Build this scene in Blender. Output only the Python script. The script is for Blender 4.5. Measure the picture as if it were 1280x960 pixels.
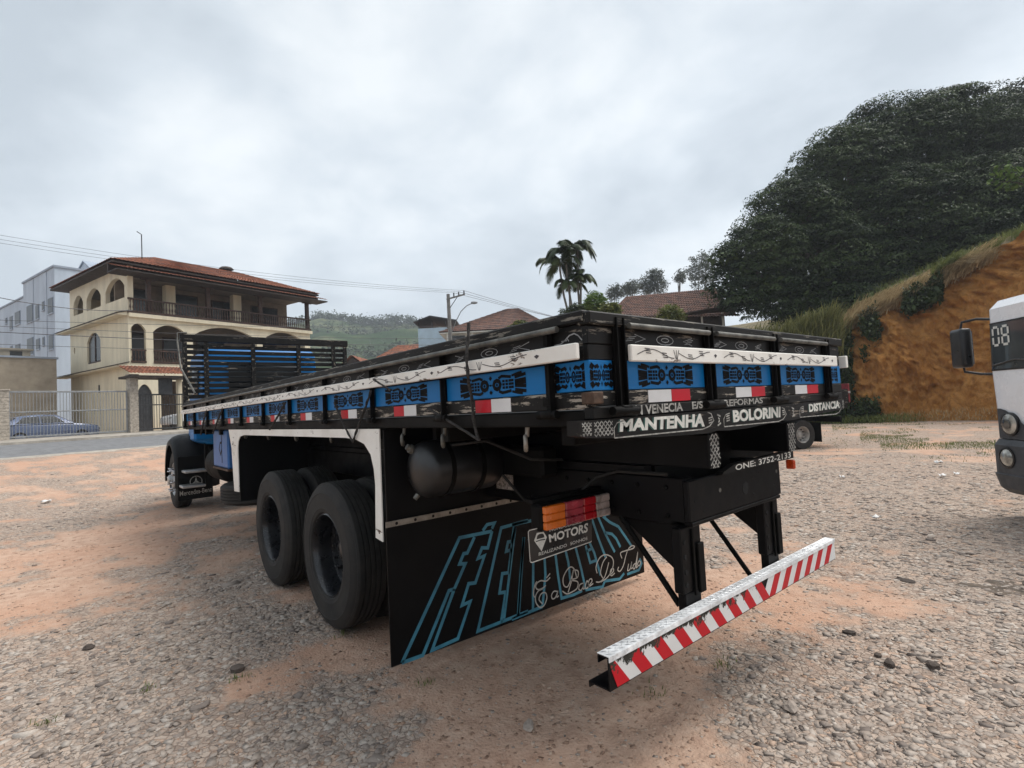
import bpy, bmesh, math, random
import numpy as np
from mathutils import Vector, Matrix
random.seed(7); RNG = np.random.default_rng(11)
SC = bpy.context.scene
for o in list(bpy.data.objects): bpy.data.objects.remove(o, do_unlink=True)

# ------------------------------------------------------------------ camera
CAM = dict(x=-1.3403, y=2.7352, z=1.6046, yaw=-0.6982, pitch=0.0432, roll=-0.0521, f=665.68)
def _axes():
    cy, sy, cp, sp = math.cos(CAM['yaw']), math.sin(CAM['yaw']), math.cos(CAM['pitch']), math.sin(CAM['pitch'])
    F = Vector((cy*cp, sy*cp, sp)); R = Vector((sy, -cy, 0)); U = R.cross(F)
    c, s = math.cos(CAM['roll']), math.sin(CAM['roll'])
    return F, c*R + s*U, -s*R + c*U
CF, CR, CU = _axes(); CP = Vector((CAM['x'], CAM['y'], CAM['z']))
cd = bpy.data.cameras.new('camera'); cam = bpy.data.objects.new('camera', cd); SC.collection.objects.link(cam)
cam.matrix_world = Matrix(((CR.x, CU.x, -CF.x, CP.x), (CR.y, CU.y, -CF.y, CP.y), (CR.z, CU.z, -CF.z, CP.z), (0, 0, 0, 1)))
cd.sensor_width = 36.0; cd.lens = CAM['f']/1280*36; cd.clip_start = 0.05; cd.clip_end = 3000
SC.camera = cam

# ------------------------------------------------------------------ overcast sky, soft sun, exposure
SUN_EL, SUN_AZ = math.radians(60), math.radians(-112)      # azimuth measured from +X (counter-clockwise)
W = bpy.data.worlds.new('World'); SC.world = W; W.use_nodes = True
nt = W.node_tree; nt.nodes.clear()
def N(t, **k):
    n = nt.nodes.new(t)
    for a, b in k.items(): setattr(n, a, b)
    return n
out = N('ShaderNodeOutputWorld'); bg = N('ShaderNodeBackground'); bg.inputs['Strength'].default_value = 1.0
sky = N('ShaderNodeTexSky', sky_type='NISHITA'); sky.sun_disc = False; sky.sun_elevation = SUN_EL
sky.sun_rotation = math.pi/2 - SUN_AZ; sky.dust_density = 3
sk = N('ShaderNodeVectorMath', operation='SCALE'); sk.inputs['Scale'].default_value = 0.05
nt.links.new(sky.outputs[0], sk.inputs[0])
tc = N('ShaderNodeTexCoord'); sep = N('ShaderNodeSeparateXYZ'); nt.links.new(tc.outputs['Generated'], sep.inputs[0])
zz = N('ShaderNodeMath', operation='ADD'); nt.links.new(sep.outputs['Z'], zz.inputs[0]); zz.inputs[1].default_value = 0.42
zm = N('ShaderNodeMath', operation='MAXIMUM'); nt.links.new(zz.outputs[0], zm.inputs[0]); zm.inputs[1].default_value = 0.12
dv = N('ShaderNodeVectorMath', operation='DIVIDE'); cmb = N('ShaderNodeCombineXYZ')
for i in range(2): nt.links.new(zm.outputs[0], cmb.inputs[i])
cmb.inputs[2].default_value = 1.0
nt.links.new(tc.outputs['Generated'], dv.inputs[0]); nt.links.new(cmb.outputs[0], dv.inputs[1])
n1 = N('ShaderNodeTexNoise'); n1.inputs['Scale'].default_value = 1.15; n1.inputs['Detail'].default_value = 5; n1.inputs['Roughness'].default_value = .5; n1.inputs['Distortion'].default_value = .5
n2 = N('ShaderNodeTexNoise'); n2.inputs['Scale'].default_value = 3.4; n2.inputs['Detail'].default_value = 7; n2.inputs['Roughness'].default_value = .58; n2.inputs['Distortion'].default_value = .2
mp = N('ShaderNodeMapping'); mp.inputs['Location'].default_value = (3.1, 0.7, 0.2)
nt.links.new(dv.outputs[0], mp.inputs[0])
for n in (n1, n2): nt.links.new(mp.outputs[0], n.inputs['Vector'])
mx = N('ShaderNodeMath', operation='MULTIPLY_ADD'); nt.links.new(n2.outputs[0], mx.inputs[0]); mx.inputs[1].default_value = .55
nt.links.new(n1.outputs[0], mx.inputs[2])
rp = N('ShaderNodeValToRGB'); cr = rp.color_ramp
cr.elements[0].position = .62; cr.elements[0].color = (.240, .268, .294, 1)
cr.elements[1].position = .92; cr.elements[1].color = (.400, .420, .432, 1)
e = cr.elements.new(.77); e.color = (.310, .339, .364, 1)
nt.links.new(mx.outputs[0], rp.inputs[0])
# thinner cloud towards the horizon is a little brighter
hz = N('ShaderNodeMapRange'); nt.links.new(sep.outputs['Z'], hz.inputs[0])
hz.inputs[1].default_value = 0.0; hz.inputs[2].default_value = .6; hz.inputs[3].default_value = 1.12; hz.inputs[4].default_value = .90
ms = N('ShaderNodeVectorMath', operation='SCALE'); nt.links.new(rp.outputs[0], ms.inputs[0]); nt.links.new(hz.outputs[0], ms.inputs['Scale'])
ad = N('ShaderNodeVectorMath', operation='ADD'); nt.links.new(ms.outputs[0], ad.inputs[0])
sk2 = N('ShaderNodeVectorMath', operation='SCALE'); sk2.inputs['Scale'].default_value = 0.12
nt.links.new(sk.outputs[0], sk2.inputs[0]); nt.links.new(sk2.outputs[0], ad.inputs[1])
nt.links.new(ad.outputs[0], bg.inputs['Color']); nt.links.new(bg.outputs[0], out.inputs['Surface'])

sl = bpy.data.lights.new('sun', 'SUN'); sl.energy = 1.5; sl.angle = math.radians(35); sl.color = (1, .96, .9)
so = bpy.data.objects.new('sun', sl); SC.collection.objects.link(so)
so.rotation_euler = Vector((-math.cos(SUN_EL)*math.cos(SUN_AZ), -math.cos(SUN_EL)*math.sin(SUN_AZ), -math.sin(SUN_EL))).to_track_quat('-Z', 'Y').to_euler()
SC.view_settings.view_transform = 'Standard'; SC.view_settings.look = 'None'
SC.view_settings.exposure = 1.32; SC.view_settings.gamma = 1.0; SC.view_settings.use_curve_mapping = False
SC.render.engine = 'CYCLES'; SC.render.resolution_x = 1024; SC.render.resolution_y = 768
SC.cycles.max_bounces = 6; SC.cycles.diffuse_bounces = 3; SC.cycles.glossy_bounces = 3; SC.cycles.transparent_max_bounces = 8

# ------------------------------------------------------------------ helpers
def at(px, py, D):
    """world point seen at photo pixel (1280 x 960) at distance D along the view axis"""
    return CP + (CF + CR*((px-640)/CAM['f']) - CU*((py-480)/CAM['f']))*D
def on(px, py, X=None, Y=None, Z=None):
    d = CF*CAM['f'] + CR*(px-640) - CU*(py-480)
    if X is not None: t = (X-CP.x)/d.x
    elif Y is not None: t = (Y-CP.y)/d.y
    else: t = (Z-CP.z)/d.z
    return CP + d*t

_h = np.random.default_rng(5).random((256, 256))
def vnoise(x, y):
    x = np.asarray(x, float); y = np.asarray(y, float)
    xi = np.floor(x).astype(int); yi = np.floor(y).astype(int); xf = x-xi; yf = y-yi
    xf = xf*xf*(3-2*xf); yf = yf*yf*(3-2*yf)
    a = _h[xi & 255, yi & 255]; b = _h[(xi+1) & 255, yi & 255]; c = _h[xi & 255, (yi+1) & 255]; d = _h[(xi+1) & 255, (yi+1) & 255]
    return (a*(1-xf)+b*xf)*(1-yf)+(c*(1-xf)+d*xf)*yf
def fbm(x, y, o=4, g=.5):
    s = 0; a = 1; t = 0
    for i in range(o):
        s = s+a*vnoise(np.asarray(x)*2**i+17.3*i, np.asarray(y)*2**i+5.1*i); t += a; a *= g
    return s/t

class MB:
    def __init__(s): s.v = []; s.f = []
    def add(s, vs, fs):
        o = len(s.v); s.v += [tuple(p) for p in vs]; s.f += [tuple(i+o for i in f) for f in fs]; return s
    def box(s, x0, x1, y0, y1, z0, z1, b=0.0, M=None):
        if x0 > x1: x0, x1 = x1, x0
        if y0 > y1: y0, y1 = y1, y0
        if z0 > z1: z0, z1 = z1, z0
        c = Vector(((x0+x1)/2, (y0+y1)/2, (z0+z1)/2)); h = ((x1-x0)/2, (y1-y0)/2, (z1-z0)/2)
        b = min(b, .45*min(h))
        vs = []; fs = []
        if b <= 0:
            for sx in (-1, 1):
                for sy in (-1, 1):
                    for sz in (-1, 1): vs.append(c+Vector((sx*h[0], sy*h[1], sz*h[2])))
            fs = [(0, 1, 3, 2), (4, 6, 7, 5), (0, 4, 5, 1), (2, 3, 7, 6), (0, 2, 6, 4), (1, 5, 7, 3)]
        else:
            idx = {}
            for sx in (-1, 1):
                for sy in (-1, 1):
                    for sz in (-1, 1):
                        for a in range(3):
                            q = [sx*(h[0]-b), sy*(h[1]-b), sz*(h[2]-b)]; q[a] += (sx, sy, sz)[a]*b
                            idx[(sx, sy, sz, a)] = len(vs); vs.append(c+Vector(q))
                        fs.append(tuple(idx[(sx, sy, sz, a)] for a in range(3)))
            for a in range(3):
                o1, o2 = [k for k in range(3) if k != a]
                for sg in (-1, 1):
                    f = []
                    for p, q in ((-1, -1), (1, -1), (1, 1), (-1, 1)):
                        k = [0, 0, 0]; k[a] = sg; k[o1] = p; k[o2] = q; f.append(idx[(*k, a)])
                    fs.append(tuple(f))
                for p in (-1, 1):
                    for q in (-1, 1):
                        k0 = [0, 0, 0]; k0[a] = -1; k0[o1] = p; k0[o2] = q; k1 = list(k0); k1[a] = 1
                        fs.append((idx[(*k0, o1)], idx[(*k0, o2)], idx[(*k1, o2)], idx[(*k1, o1)]))
        if M is not None: vs = [M @ v for v in vs]
        return s.add(vs, fs)
    def tube(s, pts, r, n=8, cap=True):
        pts = [Vector(p) for p in pts]; m = len(pts)
        rs = r if isinstance(r, (list, tuple)) else [r]*m
        vs = []; fs = []; prev = None
        for i, p in enumerate(pts):
            t = (pts[min(i+1, m-1)]-pts[max(i-1, 0)]).normalized()
            if prev is None:
                a = Vector((0, 0, 1)) if abs(t.z) < .9 else Vector((1, 0, 0)); nn = t.cross(a).normalized()
            else:
                nn = (prev-t*prev.dot(t))
                nn = nn.normalized() if nn.length > 1e-6 else t.orthogonal().normalized()
            prev = nn; bb = t.cross(nn)
            for k in range(n):
                a = 2*math.pi*k/n; vs.append(p+(nn*math.cos(a)+bb*math.sin(a))*rs[i])
        for i in range(m-1):
            for k in range(n): fs.append((i*n+k, i*n+(k+1) % n, (i+1)*n+(k+1) % n, (i+1)*n+k))
        if cap: fs += [tuple(range(n)), tuple(range((m-1)*n, m*n))]
        return s.add(vs, fs)
    def lathe(s, prof, c, axis, n=24, closed=False):
        """prof = [(radius, along)], c origin, axis direction"""
        ax = Vector(axis).normalized(); u = ax.orthogonal().normalized(); w = ax.cross(u); c = Vector(c)
        vs = []; fs = []; m = len(prof)
        for r, a in prof:
            for k in range(n):
                t = 2*math.pi*k/n; vs.append(c+ax*a+(u*math.cos(t)+w*math.sin(t))*r)
        for i in range(m if closed else m-1):
            j = (i+1) % m
            for k in range(n): fs.append((i*n+k, i*n+(k+1) % n, j*n+(k+1) % n, j*n+k))
        return s.add(vs, fs)
    def prism(s, poly, fa, fb):
        """closed polygon in 2D, fa / fb map a 2D point to the front / back 3D point"""
        n = len(poly); vs = [fa(*p) for p in poly]+[fb(*p) for p in poly]
        fs = [tuple(range(n)), tuple(range(2*n-1, n-1, -1))]+[(i, (i+1) % n, n+(i+1) % n, n+i) for i in range(n)]
        return s.add(vs, fs)
    def ribbon(s, pts, w, fm, closed=False):
        """flat painted line in 2D, fm maps 2D to 3D"""
        P = [Vector((p[0], p[1])) for p in pts]; n = len(P); vs = []
        for i, p in enumerate(P):
            a = P[(i-1) % n] if (closed or i > 0) else None; b = P[(i+1) % n] if (closed or i < n-1) else None
            d1 = (p-a).normalized() if a is not None and (p-a).length > 1e-9 else None
            d2 = (b-p).normalized() if b is not None and (b-p).length > 1e-9 else None
            d1 = d1 or d2; d2 = d2 or d1
            t = d1+d2; t = t.normalized() if t.length > 1e-6 else d1
            nrm = Vector((-t.y, t.x)); k = min(2.0, 1/max(.35, abs(nrm.dot(Vector((-d1.y, d1.x))))))
            vs += [fm(*(p+nrm*w/2*k)), fm(*(p-nrm*w/2*k))]
        m = n if closed else n-1
        return s.add(vs, [(2*i, 2*((i+1) % n), 2*((i+1) % n)+1, 2*i+1) for i in range(m)])
    def build(s, name, mat, parent=None, smooth=0, recalc=True, base=None):
        me = bpy.data.meshes.new(name)
        vs = s.v
        if base is not None: bv = Vector(base); vs = [tuple(Vector(v)-bv) for v in vs]
        me.from_pydata(vs, [], s.f)
        if recalc:
            bm = bmesh.new(); bm.from_mesh(me); bmesh.ops.recalc_face_normals(bm, faces=bm.faces); bm.to_mesh(me); bm.free()
        if smooth:
            for p in me.polygons: p.use_smooth = True
            if smooth < 180: me.set_sharp_from_angle(angle=math.radians(smooth))
        me.materials.append(MAT[mat]); o = link(name, me, parent)
        if base is not None: o.location = base
        return o
def link(name, data, parent=None):
    o = bpy.data.objects.new(name, data); SC.collection.objects.link(o)
    if parent is not None: o.parent = parent
    return o
def npmesh(name, v, f, mat, parent=None, attrs=None, smooth=False):
    """mesh from numpy arrays; f is (n,3) or (n,4)"""
    me = bpy.data.meshes.new(name); v = np.asarray(v, np.float32); f = np.asarray(f, np.int32); k = f.shape[1]
    me.vertices.add(len(v)); me.vertices.foreach_set('co', v.ravel())
    me.loops.add(f.size); me.loops.foreach_set('vertex_index', f.ravel())
    me.polygons.add(len(f)); me.polygons.foreach_set('loop_start', np.arange(0, f.size, k, dtype=np.int32))
    me.polygons.foreach_set('loop_total', np.full(len(f), k, np.int32))
    if smooth: me.polygons.foreach_set('use_smooth', np.ones(len(f), bool))
    for an, (dom, arr) in (attrs or {}).items():
        a = me.attributes.new(an, 'FLOAT', dom); a.data.foreach_set('value', np.asarray(arr, np.float32))
    me.update(calc_edges=True); me.validate()
    me.materials.append(MAT[mat]); return link(name, me, parent)
def tag(o, label=None, cat=None, group=None, kind=None):
    for k, v in (('label', label), ('category', cat), ('group', group), ('kind', kind)):
        if v: o[k] = v
    return o
def empty(name, loc=(0, 0, 0), rz=0, label=None, cat=None, group=None):
    o = link(name, None); o.location = loc; o.rotation_euler = (0, 0, rz); o.empty_display_size = .2
    return tag(o, label, cat, group)
def dup(o, parent=None, loc=None):
    c = o.copy(); SC.collection.objects.link(c)
    if parent is not None: c.parent = parent
    if loc is not None: c.location = loc
    for ch in [k for k in KIDS(o)]: dup(ch, c)
    return c
def KIDS(o): return [k for k in SC.collection.objects if k.parent == o]
_tc = {}
def textmesh(txt, bold=0.0, shear=0.0):
    k = (txt, bold, shear)
    if k in _tc: return _tc[k]
    cu = bpy.data.curves.new('t', 'FONT'); cu.body = txt; cu.offset = bold; cu.shear = shear; cu.resolution_u = 3; cu.fill_mode = 'FRONT'
    o = bpy.data.objects.new('t', cu); SC.collection.objects.link(o)
    dg = bpy.context.evaluated_depsgraph_get(); me = bpy.data.meshes.new_from_object(o.evaluated_get(dg))
    v = np.array([p.co[:2] for p in me.vertices]); f = [tuple(p.vertices) for p in me.polygons]
    bpy.data.objects.remove(o, do_unlink=True); bpy.data.curves.remove(cu); bpy.data.meshes.remove(me)
    mn, mx_ = v.min(0), v.max(0); v = (v-mn)/(mx_-mn)
    _tc[k] = (v, f); return v, f
def textquad(mb, txt, quad, fm, bold=0.0, shear=0.0):
    """text stretched into the 2D quad (bl, br, tr, tl); fm maps 2D to 3D"""
    v, f = textmesh(txt, bold, shear); bl, br, tr, tl = [np.array(q, float) for q in quad]
    P = [(bl*(1-a)+br*a)*(1-b)+(tl*(1-a)+tr*a)*b for a, b in v]
    mb.add([fm(*p) for p in P], f); return mb

# ------------------------------------------------------------------ materials
MAT = {}
def mk(name):
    m = bpy.data.materials.new(name); m.use_nodes = True; MAT[name] = m
    t = m.node_tree; return m, t, t.nodes['Principled BSDF']
def nd(t, ty, **k):
    n = t.nodes.new(ty)
    for a, b in k.items(): setattr(n, a, b)
    return n
def coords(t, scale=(1, 1, 1), kind='Object'):
    c = nd(t, 'ShaderNodeTexCoord'); m = nd(t, 'ShaderNodeMapping'); m.inputs['Scale'].default_value = scale
    t.links.new(c.outputs[kind], m.inputs[0]); return m.outputs[0]
def noise(t, vec, sc, det=4, ro=.6):
    n = nd(t, 'ShaderNodeTexNoise'); n.inputs['Scale'].default_value = sc; n.inputs['Detail'].default_value = det; n.inputs['Roughness'].default_value = ro
    t.links.new(vec, n.inputs['Vector']); return n.outputs['Fac']
def ramp(t, fac, stops):
    r = nd(t, 'ShaderNodeValToRGB'); e = r.color_ramp.elements
    while len(e) > len(stops): e.remove(e[-1])
    while len(e) < len(stops): e.new(.5)
    for i, (p, c) in enumerate(stops):
        e[i].position = p; c = c if hasattr(c, '__len__') else (c, c, c); e[i].color = (*c[:3], 1)
    t.links.new(fac, r.inputs[0]); return r.outputs[0]
def mixc(t, fac, a, b):
    m = nd(t, 'ShaderNodeMix', data_type='RGBA')
    for v, i in ((fac, 0), (a, 6), (b, 7)):
        if hasattr(v, 'is_output') or hasattr(v, 'links'): t.links.new(v, m.inputs[i])
        else: m.inputs[i].default_value = (*v[:3], 1) if hasattr(v, '__len__') else v
    return m.outputs[2]
def bump(t, p, h, st=.3, dist=.01):
    b = nd(t, 'ShaderNodeBump'); b.inputs['Strength'].default_value = st; b.inputs['Distance'].default_value = dist
    t.links.new(h, b.inputs['Height']); t.links.new(b.outputs[0], p.inputs['Normal']); return b
def plain(name, c, rough=.6, metal=0.0, var=.12, sc=6, bmp=.15, bsc=40, c2=None, stretch=(1, 1, 1), coat=0, spec=.5, dist=.004):
    m, t, p = mk(name); v = coords(t, stretch)
    n = noise(t, v, sc, 5, .65); c2 = c2 or tuple(x*(1-var*2) for x in c); c1 = tuple(min(1, x*(1+var)) for x in c)
    t.links.new(ramp(t, n, [(.35, c2), (.65, c1)]), p.inputs['Base Color'])
    nr = noise(t, v, sc*2.7, 4); rr = nd(t, 'ShaderNodeMapRange'); t.links.new(nr, rr.inputs[0]); rr.inputs[1].default_value = .3; rr.inputs[2].default_value = .7
    rr.inputs[3].default_value = max(.02, rough-.1); rr.inputs[4].default_value = min(1, rough+.1); t.links.new(rr.outputs[0], p.inputs['Roughness'])
    p.inputs['Metallic'].default_value = metal; p.inputs['Coat Weight'].default_value = coat; p.inputs['Specular IOR Level'].default_value = spec
    if bmp: bump(t, p, noise(t, v, bsc, 4), bmp, dist)
    return m
def worn(name, paint, under, amt=.5, stretch=(1, 1, 1), sc=9, rough=.55, soil=(.06, .05, .042), soilamt=.18, edge=.03, bmp=.35, zwear=None):
    """paint with chips through to the layer below, and dust in patches"""
    m, t, p = mk(name); v = coords(t, stretch); n = noise(t, v, sc, 8, .72); n2 = noise(t, coords(t), 3.3, 5)
    if zwear:
        sz = nd(t, 'ShaderNodeSeparateXYZ'); t.links.new(coords(t), sz.inputs[0]); zr_ = nd(t, 'ShaderNodeMapRange'); t.links.new(sz.outputs['Z'], zr_.inputs[0]); zr_.inputs[1].default_value = zwear[0]; zr_.inputs[2].default_value = zwear[1]; zr_.inputs[3].default_value = 0; zr_.inputs[4].default_value = zwear[2]
        ys_ = nd(t, 'ShaderNodeMapRange'); t.links.new(sz.outputs['Y'], ys_.inputs[0]); ys_.inputs[1].default_value = -.5; ys_.inputs[2].default_value = .3; zy = nd(t, 'ShaderNodeMath', operation='MULTIPLY'); t.links.new(zr_.outputs[0], zy.inputs[0]); t.links.new(ys_.outputs[0], zy.inputs[1])
        za = nd(t, 'ShaderNodeMath', operation='ADD'); t.links.new(n, za.inputs[0]); t.links.new(zy.outputs[0], za.inputs[1]); n = za.outputs[0]
    chip = ramp(t, n, [(amt, 0), (amt+edge, 1)]); d = ramp(t, n2, [(.45, 0), (.8, soilamt)])
    c = mixc(t, chip, paint, under); c = mixc(t, d, c, soil)
    t.links.new(c, p.inputs['Base Color']); p.inputs['Specular IOR Level'].default_value = .22
    mr = nd(t, 'ShaderNodeMapRange'); t.links.new(chip, mr.inputs[0]); mr.inputs[3].default_value = rough; mr.inputs[4].default_value = .9
    t.links.new(mr.outputs[0], p.inputs['Roughness'])
    inv = nd(t, 'ShaderNodeMath', operation='SUBTRACT'); inv.inputs[0].default_value = 1; t.links.new(chip, inv.inputs[1])
    ad = nd(t, 'ShaderNodeMath', operation='MULTIPLY_ADD'); t.links.new(n, ad.inputs[0]); ad.inputs[1].default_value = .6; t.links.new(inv.outputs[0], ad.inputs[2])
    bump(t, p, ad.outputs[0], bmp, .003); return m
def leafmat(name, dark, lite, rough=.55, trans=.25):
    m, t, p = mk(name); a = nd(t, 'ShaderNodeAttribute', attribute_name='tint')
    v = coords(t); n = noise(t, v, .7, 3)
    s = nd(t, 'ShaderNodeMath', operation='MULTIPLY_ADD'); t.links.new(a.outputs['Fac'], s.inputs[0]); s.inputs[1].default_value = .7
    sb = nd(t, 'ShaderNodeMath', operation='MULTIPLY'); t.links.new(n, sb.inputs[0]); sb.inputs[1].default_value = .35; t.links.new(sb.outputs[0], s.inputs[2])
    col = ramp(t, s.outputs[0], [(.1, dark), (.9, lite)]); t.links.new(col, p.inputs['Base Color']); p.inputs['Roughness'].default_value = rough
    p.inputs['Specular IOR Level'].default_value = .16
    tr = nd(t, 'ShaderNodeBsdfTranslucent'); t.links.new(col, tr.inputs['Color']); mxs = nd(t, 'ShaderNodeMixShader'); mxs.inputs[0].default_value = trans
    o = t.nodes['Material Output']; t.links.new(p.outputs[0], mxs.inputs[1]); t.links.new(tr.outputs[0], mxs.inputs[2]); t.links.new(mxs.outputs[0], o.inputs['Surface'])
    return m
def glass(name, c=(.015, .02, .025), rough=.06):
    m, t, p = mk(name); v = coords(t); n = noise(t, v, 1.3, 3)
    t.links.new(ramp(t, n, [(.3, tuple(x*.6 for x in c)), (.7, c)]), p.inputs['Base Color']); p.inputs['Roughness'].default_value = rough
    p.inputs['Specular IOR Level'].default_value = .7; return m

# ================================================================== ground, road, bank, hills
F0 = at(166, 540, 28.3); U2 = Vector((.27588, -.96119)); V2 = Vector((.96119, .27588))
def tperp(x, y): return (np.asarray(x)-F0.x)*V2.x+(np.asarray(y)-F0.y)*V2.y
def sst(a, b, x):
    q = np.clip((x-a)/(b-a), 0, 1); return q*q*(3-2*q)
def lin(a, b, x): return np.clip((x-a)/(b-a), 0, 1)
def hmacro(x, y):
    t = tperp(x, y)
    return .75*(.5*sst(-22, -7.8, t)+.5*lin(-19, -7.8, t))+.35*lin(-7.8, -2, t)+.16*lin(-2.0, -1.6, t)
DIRT = [(700, 860, 1.1), (640, 780, 1.3), (820, 920, .8), (560, 830, .7), (900, 730, 1.1), (60, 690, 1.6), (160, 660, 1.8), (20, 760, .8), (1130, 712, 1.1), (1190, 722, .7),
        (440, 800, .8), (300, 862, .28), (860, 660, .9), (100, 605, 3.5), (520, 900, .45), (250, 690, .8), (30, 830, .3), (330, 745, .6), (930, 930, .4), (1000, 760, .6), (700, 930, .5), (1240, 900, .3)]
GRAV = [(90, 850, 1.2), (250, 800, 1.0), (380, 915, .7), (150, 935, .7), (1110, 610, 4), (1150, 840, 1.2), (1010, 865, .6), (220, 735, .8), (1210, 770, 1.0), (1010, 600, 2), (450, 930, .4), (1120, 660, 1.5), (1130, 930, .6), (1000, 940, .4), (1240, 680, 1.5), (180, 625, 1.5)]
_gb = [(on(px, py, Z=0), r, -1.0) for px, py, r in DIRT]+[(on(px, py, Z=0), r, 1.0) for px, py, r in GRAV]
def gmask(x, y):
    m = .50+(fbm(x*.75+3, y*.75, 4)-.5)*1.3+(fbm(x*2.6, y*2.6+9, 4)-.5)*1.9
    for p, r, w in _gb: m = m+w*.33*np.exp(-((x-p.x)**2+(y-p.y)**2)/(r*r))
    return np.clip(m, 0, 1)
def hfull(x, y):
    d = np.hypot(x-CP.x, y-CP.y); k = np.exp(-d/25)
    g = gmask(x, y)
    return hmacro(x, y)+k*((fbm(x*.35, y*.35, 3)-.5)*.05+(fbm(x*1.7+4, y*1.7, 4)-.5)*.045+(fbm(x*9, y*9, 4)-.5)*.026*(.6+.4*g))

# --- materials of the setting
m, t, p = mk('ground')
v = coords(t); ga = nd(t, 'ShaderNodeAttribute', attribute_name='gravel')
nf = noise(t, v, 7.5, 6, .7); nb = noise(t, v, .45, 4); nf2 = noise(t, v, 38, 4, .7)
vo = nd(t, 'ShaderNodeTexVoronoi'); vo.inputs['Scale'].default_value = 24; vo.inputs['Randomness'].default_value = 1; t.links.new(v, vo.inputs['Vector'])
ve = nd(t, 'ShaderNodeTexVoronoi', feature='DISTANCE_TO_EDGE'); ve.inputs['Scale'].default_value = 24; t.links.new(v, ve.inputs['Vector'])
v2 = nd(t, 'ShaderNodeTexVoronoi'); v2.inputs['Scale'].default_value = 61; t.links.new(v, v2.inputs['Vector'])
sepc = nd(t, 'ShaderNodeSeparateColor'); t.links.new(vo.outputs['Color'], sepc.inputs[0])
dirtc = ramp(t, nf, [(.3, (.35, .225, .165)), (.5, (.49, .335, .25)), (.75, (.58, .43, .335))])
dirtc = mixc(t, ramp(t, nb, [(.42, 0), (.62, .55)]), dirtc, (.48, .275, .185))
stonec = ramp(t, sepc.outputs[0], [(.0, (.24, .20, .17)), (.45, (.39, .325, .275)), (.8, (.46, .395, .335)), (1, (.46, .335, .255))])
edge = ramp(t, ve.outputs['Distance'], [(.0, .38), (.10, 1)])
mul = nd(t, 'ShaderNodeMix', data_type='RGBA', blend_type='MULTIPLY'); mul.inputs[0].default_value = .8; t.links.new(stonec, mul.inputs[6]); t.links.new(edge, mul.inputs[7])
ms_ = nd(t, 'ShaderNodeMath', operation='MULTIPLY_ADD'); t.links.new(nf, ms_.inputs[0]); ms_.inputs[1].default_value = 1.1; t.links.new(ga.outputs['Fac'], ms_.inputs[2])
msk = ramp(t, ms_.outputs[0], [(.70, 0), (1.35, 1)])
grc = mixc(t, .22, mul.outputs[2], dirtc)
col = mixc(t, msk, dirtc, grc)
t.links.new(col, p.inputs['Base Color']); p.inputs['Roughness'].default_value = .95; p.inputs['Specular IOR Level'].default_value = .15
b1 = nd(t, 'ShaderNodeBump'); b1.inputs['Strength'].default_value = .55; b1.inputs['Distance'].default_value = .03
hm = nd(t, 'ShaderNodeMath', operation='MULTIPLY'); t.links.new(edge, hm.inputs[0]); t.links.new(msk, hm.inputs[1])
h2 = nd(t, 'ShaderNodeMath', operation='MULTIPLY_ADD'); t.links.new(nf2, h2.inputs[0]); h2.inputs[1].default_value = .9; t.links.new(hm.outputs[0], h2.inputs[2])
h3 = nd(t, 'ShaderNodeMath', operation='MULTIPLY_ADD'); t.links.new(v2.outputs['Distance'], h3.inputs[0]); h3.inputs[1].default_value = -.35; t.links.new(h2.outputs[0], h3.inputs[2])
t.links.new(h3.outputs[0], b1.inputs['Height']); t.links.new(b1.outputs[0], p.inputs['Normal'])

def tintmat(name, stops, rough=.9, bsc=60, bs=.4):
    m, t, p = mk(name); a = nd(t, 'ShaderNodeAttribute', attribute_name='tint'); v = coords(t); n = noise(t, v, bsc, 4)
    c = ramp(t, a.outputs['Fac'], stops); d = mixc(t, ramp(t, n, [(.4, 0), (.8, .35)]), c, (.12, .10, .085)); t.links.new(d, p.inputs['Base Color'])
    p.inputs['Roughness'].default_value = rough; p.inputs['Specular IOR Level'].default_value = .2; bump(t, p, n, bs, .004)
tintmat('stone', [(0, (.17, .14, .125)), (.2, (.30, .25, .215)), (.7, (.41, .345, .295)), (.95, (.50, .44, .385)), (1, (.47, .34, .26))])
tintmat('clod', [(0, (.28, .175, .125)), (.6, (.44, .29, .205)), (1, (.54, .40, .31))])
plain('asphalt', (.17, .172, .178), .9, var=.1, sc=3, bmp=.3, bsc=160)
plain('kerb_concrete', (.36, .325, .28), .9, var=.15, sc=2, bmp=.3, bsc=60)
# orange cut earth
m, t, p = mk('orange_earth'); v = coords(t, (1, 1, .55)); n = noise(t, v, .9, 8, .72); n2 = noise(t, v, 4.5, 6, .7); n3 = noise(t, coords(t, (1, 1, .18)), 2.3, 6, .7)
c = ramp(t, n, [(.28, (.20, .08, .024)), (.44, (.42, .185, .048)), (.58, (.56, .275, .085)), (.78, (.47, .25, .115))])
c = mixc(t, ramp(t, n2, [(.5, 0), (.75, .5)]), c, (.17, .075, .03)); c = mixc(t, ramp(t, n3, [(.5, 0), (.72, .45)]), c, (.50, .255, .09))
vk = nd(t, 'ShaderNodeTexVoronoi', feature='DISTANCE_TO_EDGE'); vk.inputs['Scale'].default_value = 1.5; wv = nd(t, 'ShaderNodeVectorMath', operation='MULTIPLY_ADD'); cb3 = nd(t, 'ShaderNodeCombineXYZ')
for i_ in range(3): t.links.new(n2, cb3.inputs[i_])
t.links.new(cb3.outputs[0], wv.inputs[0]); wv.inputs[1].default_value = (1.1, 1.1, 1.1); t.links.new(v, wv.inputs[2]); t.links.new(wv.outputs[0], vk.inputs['Vector'])
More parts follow.
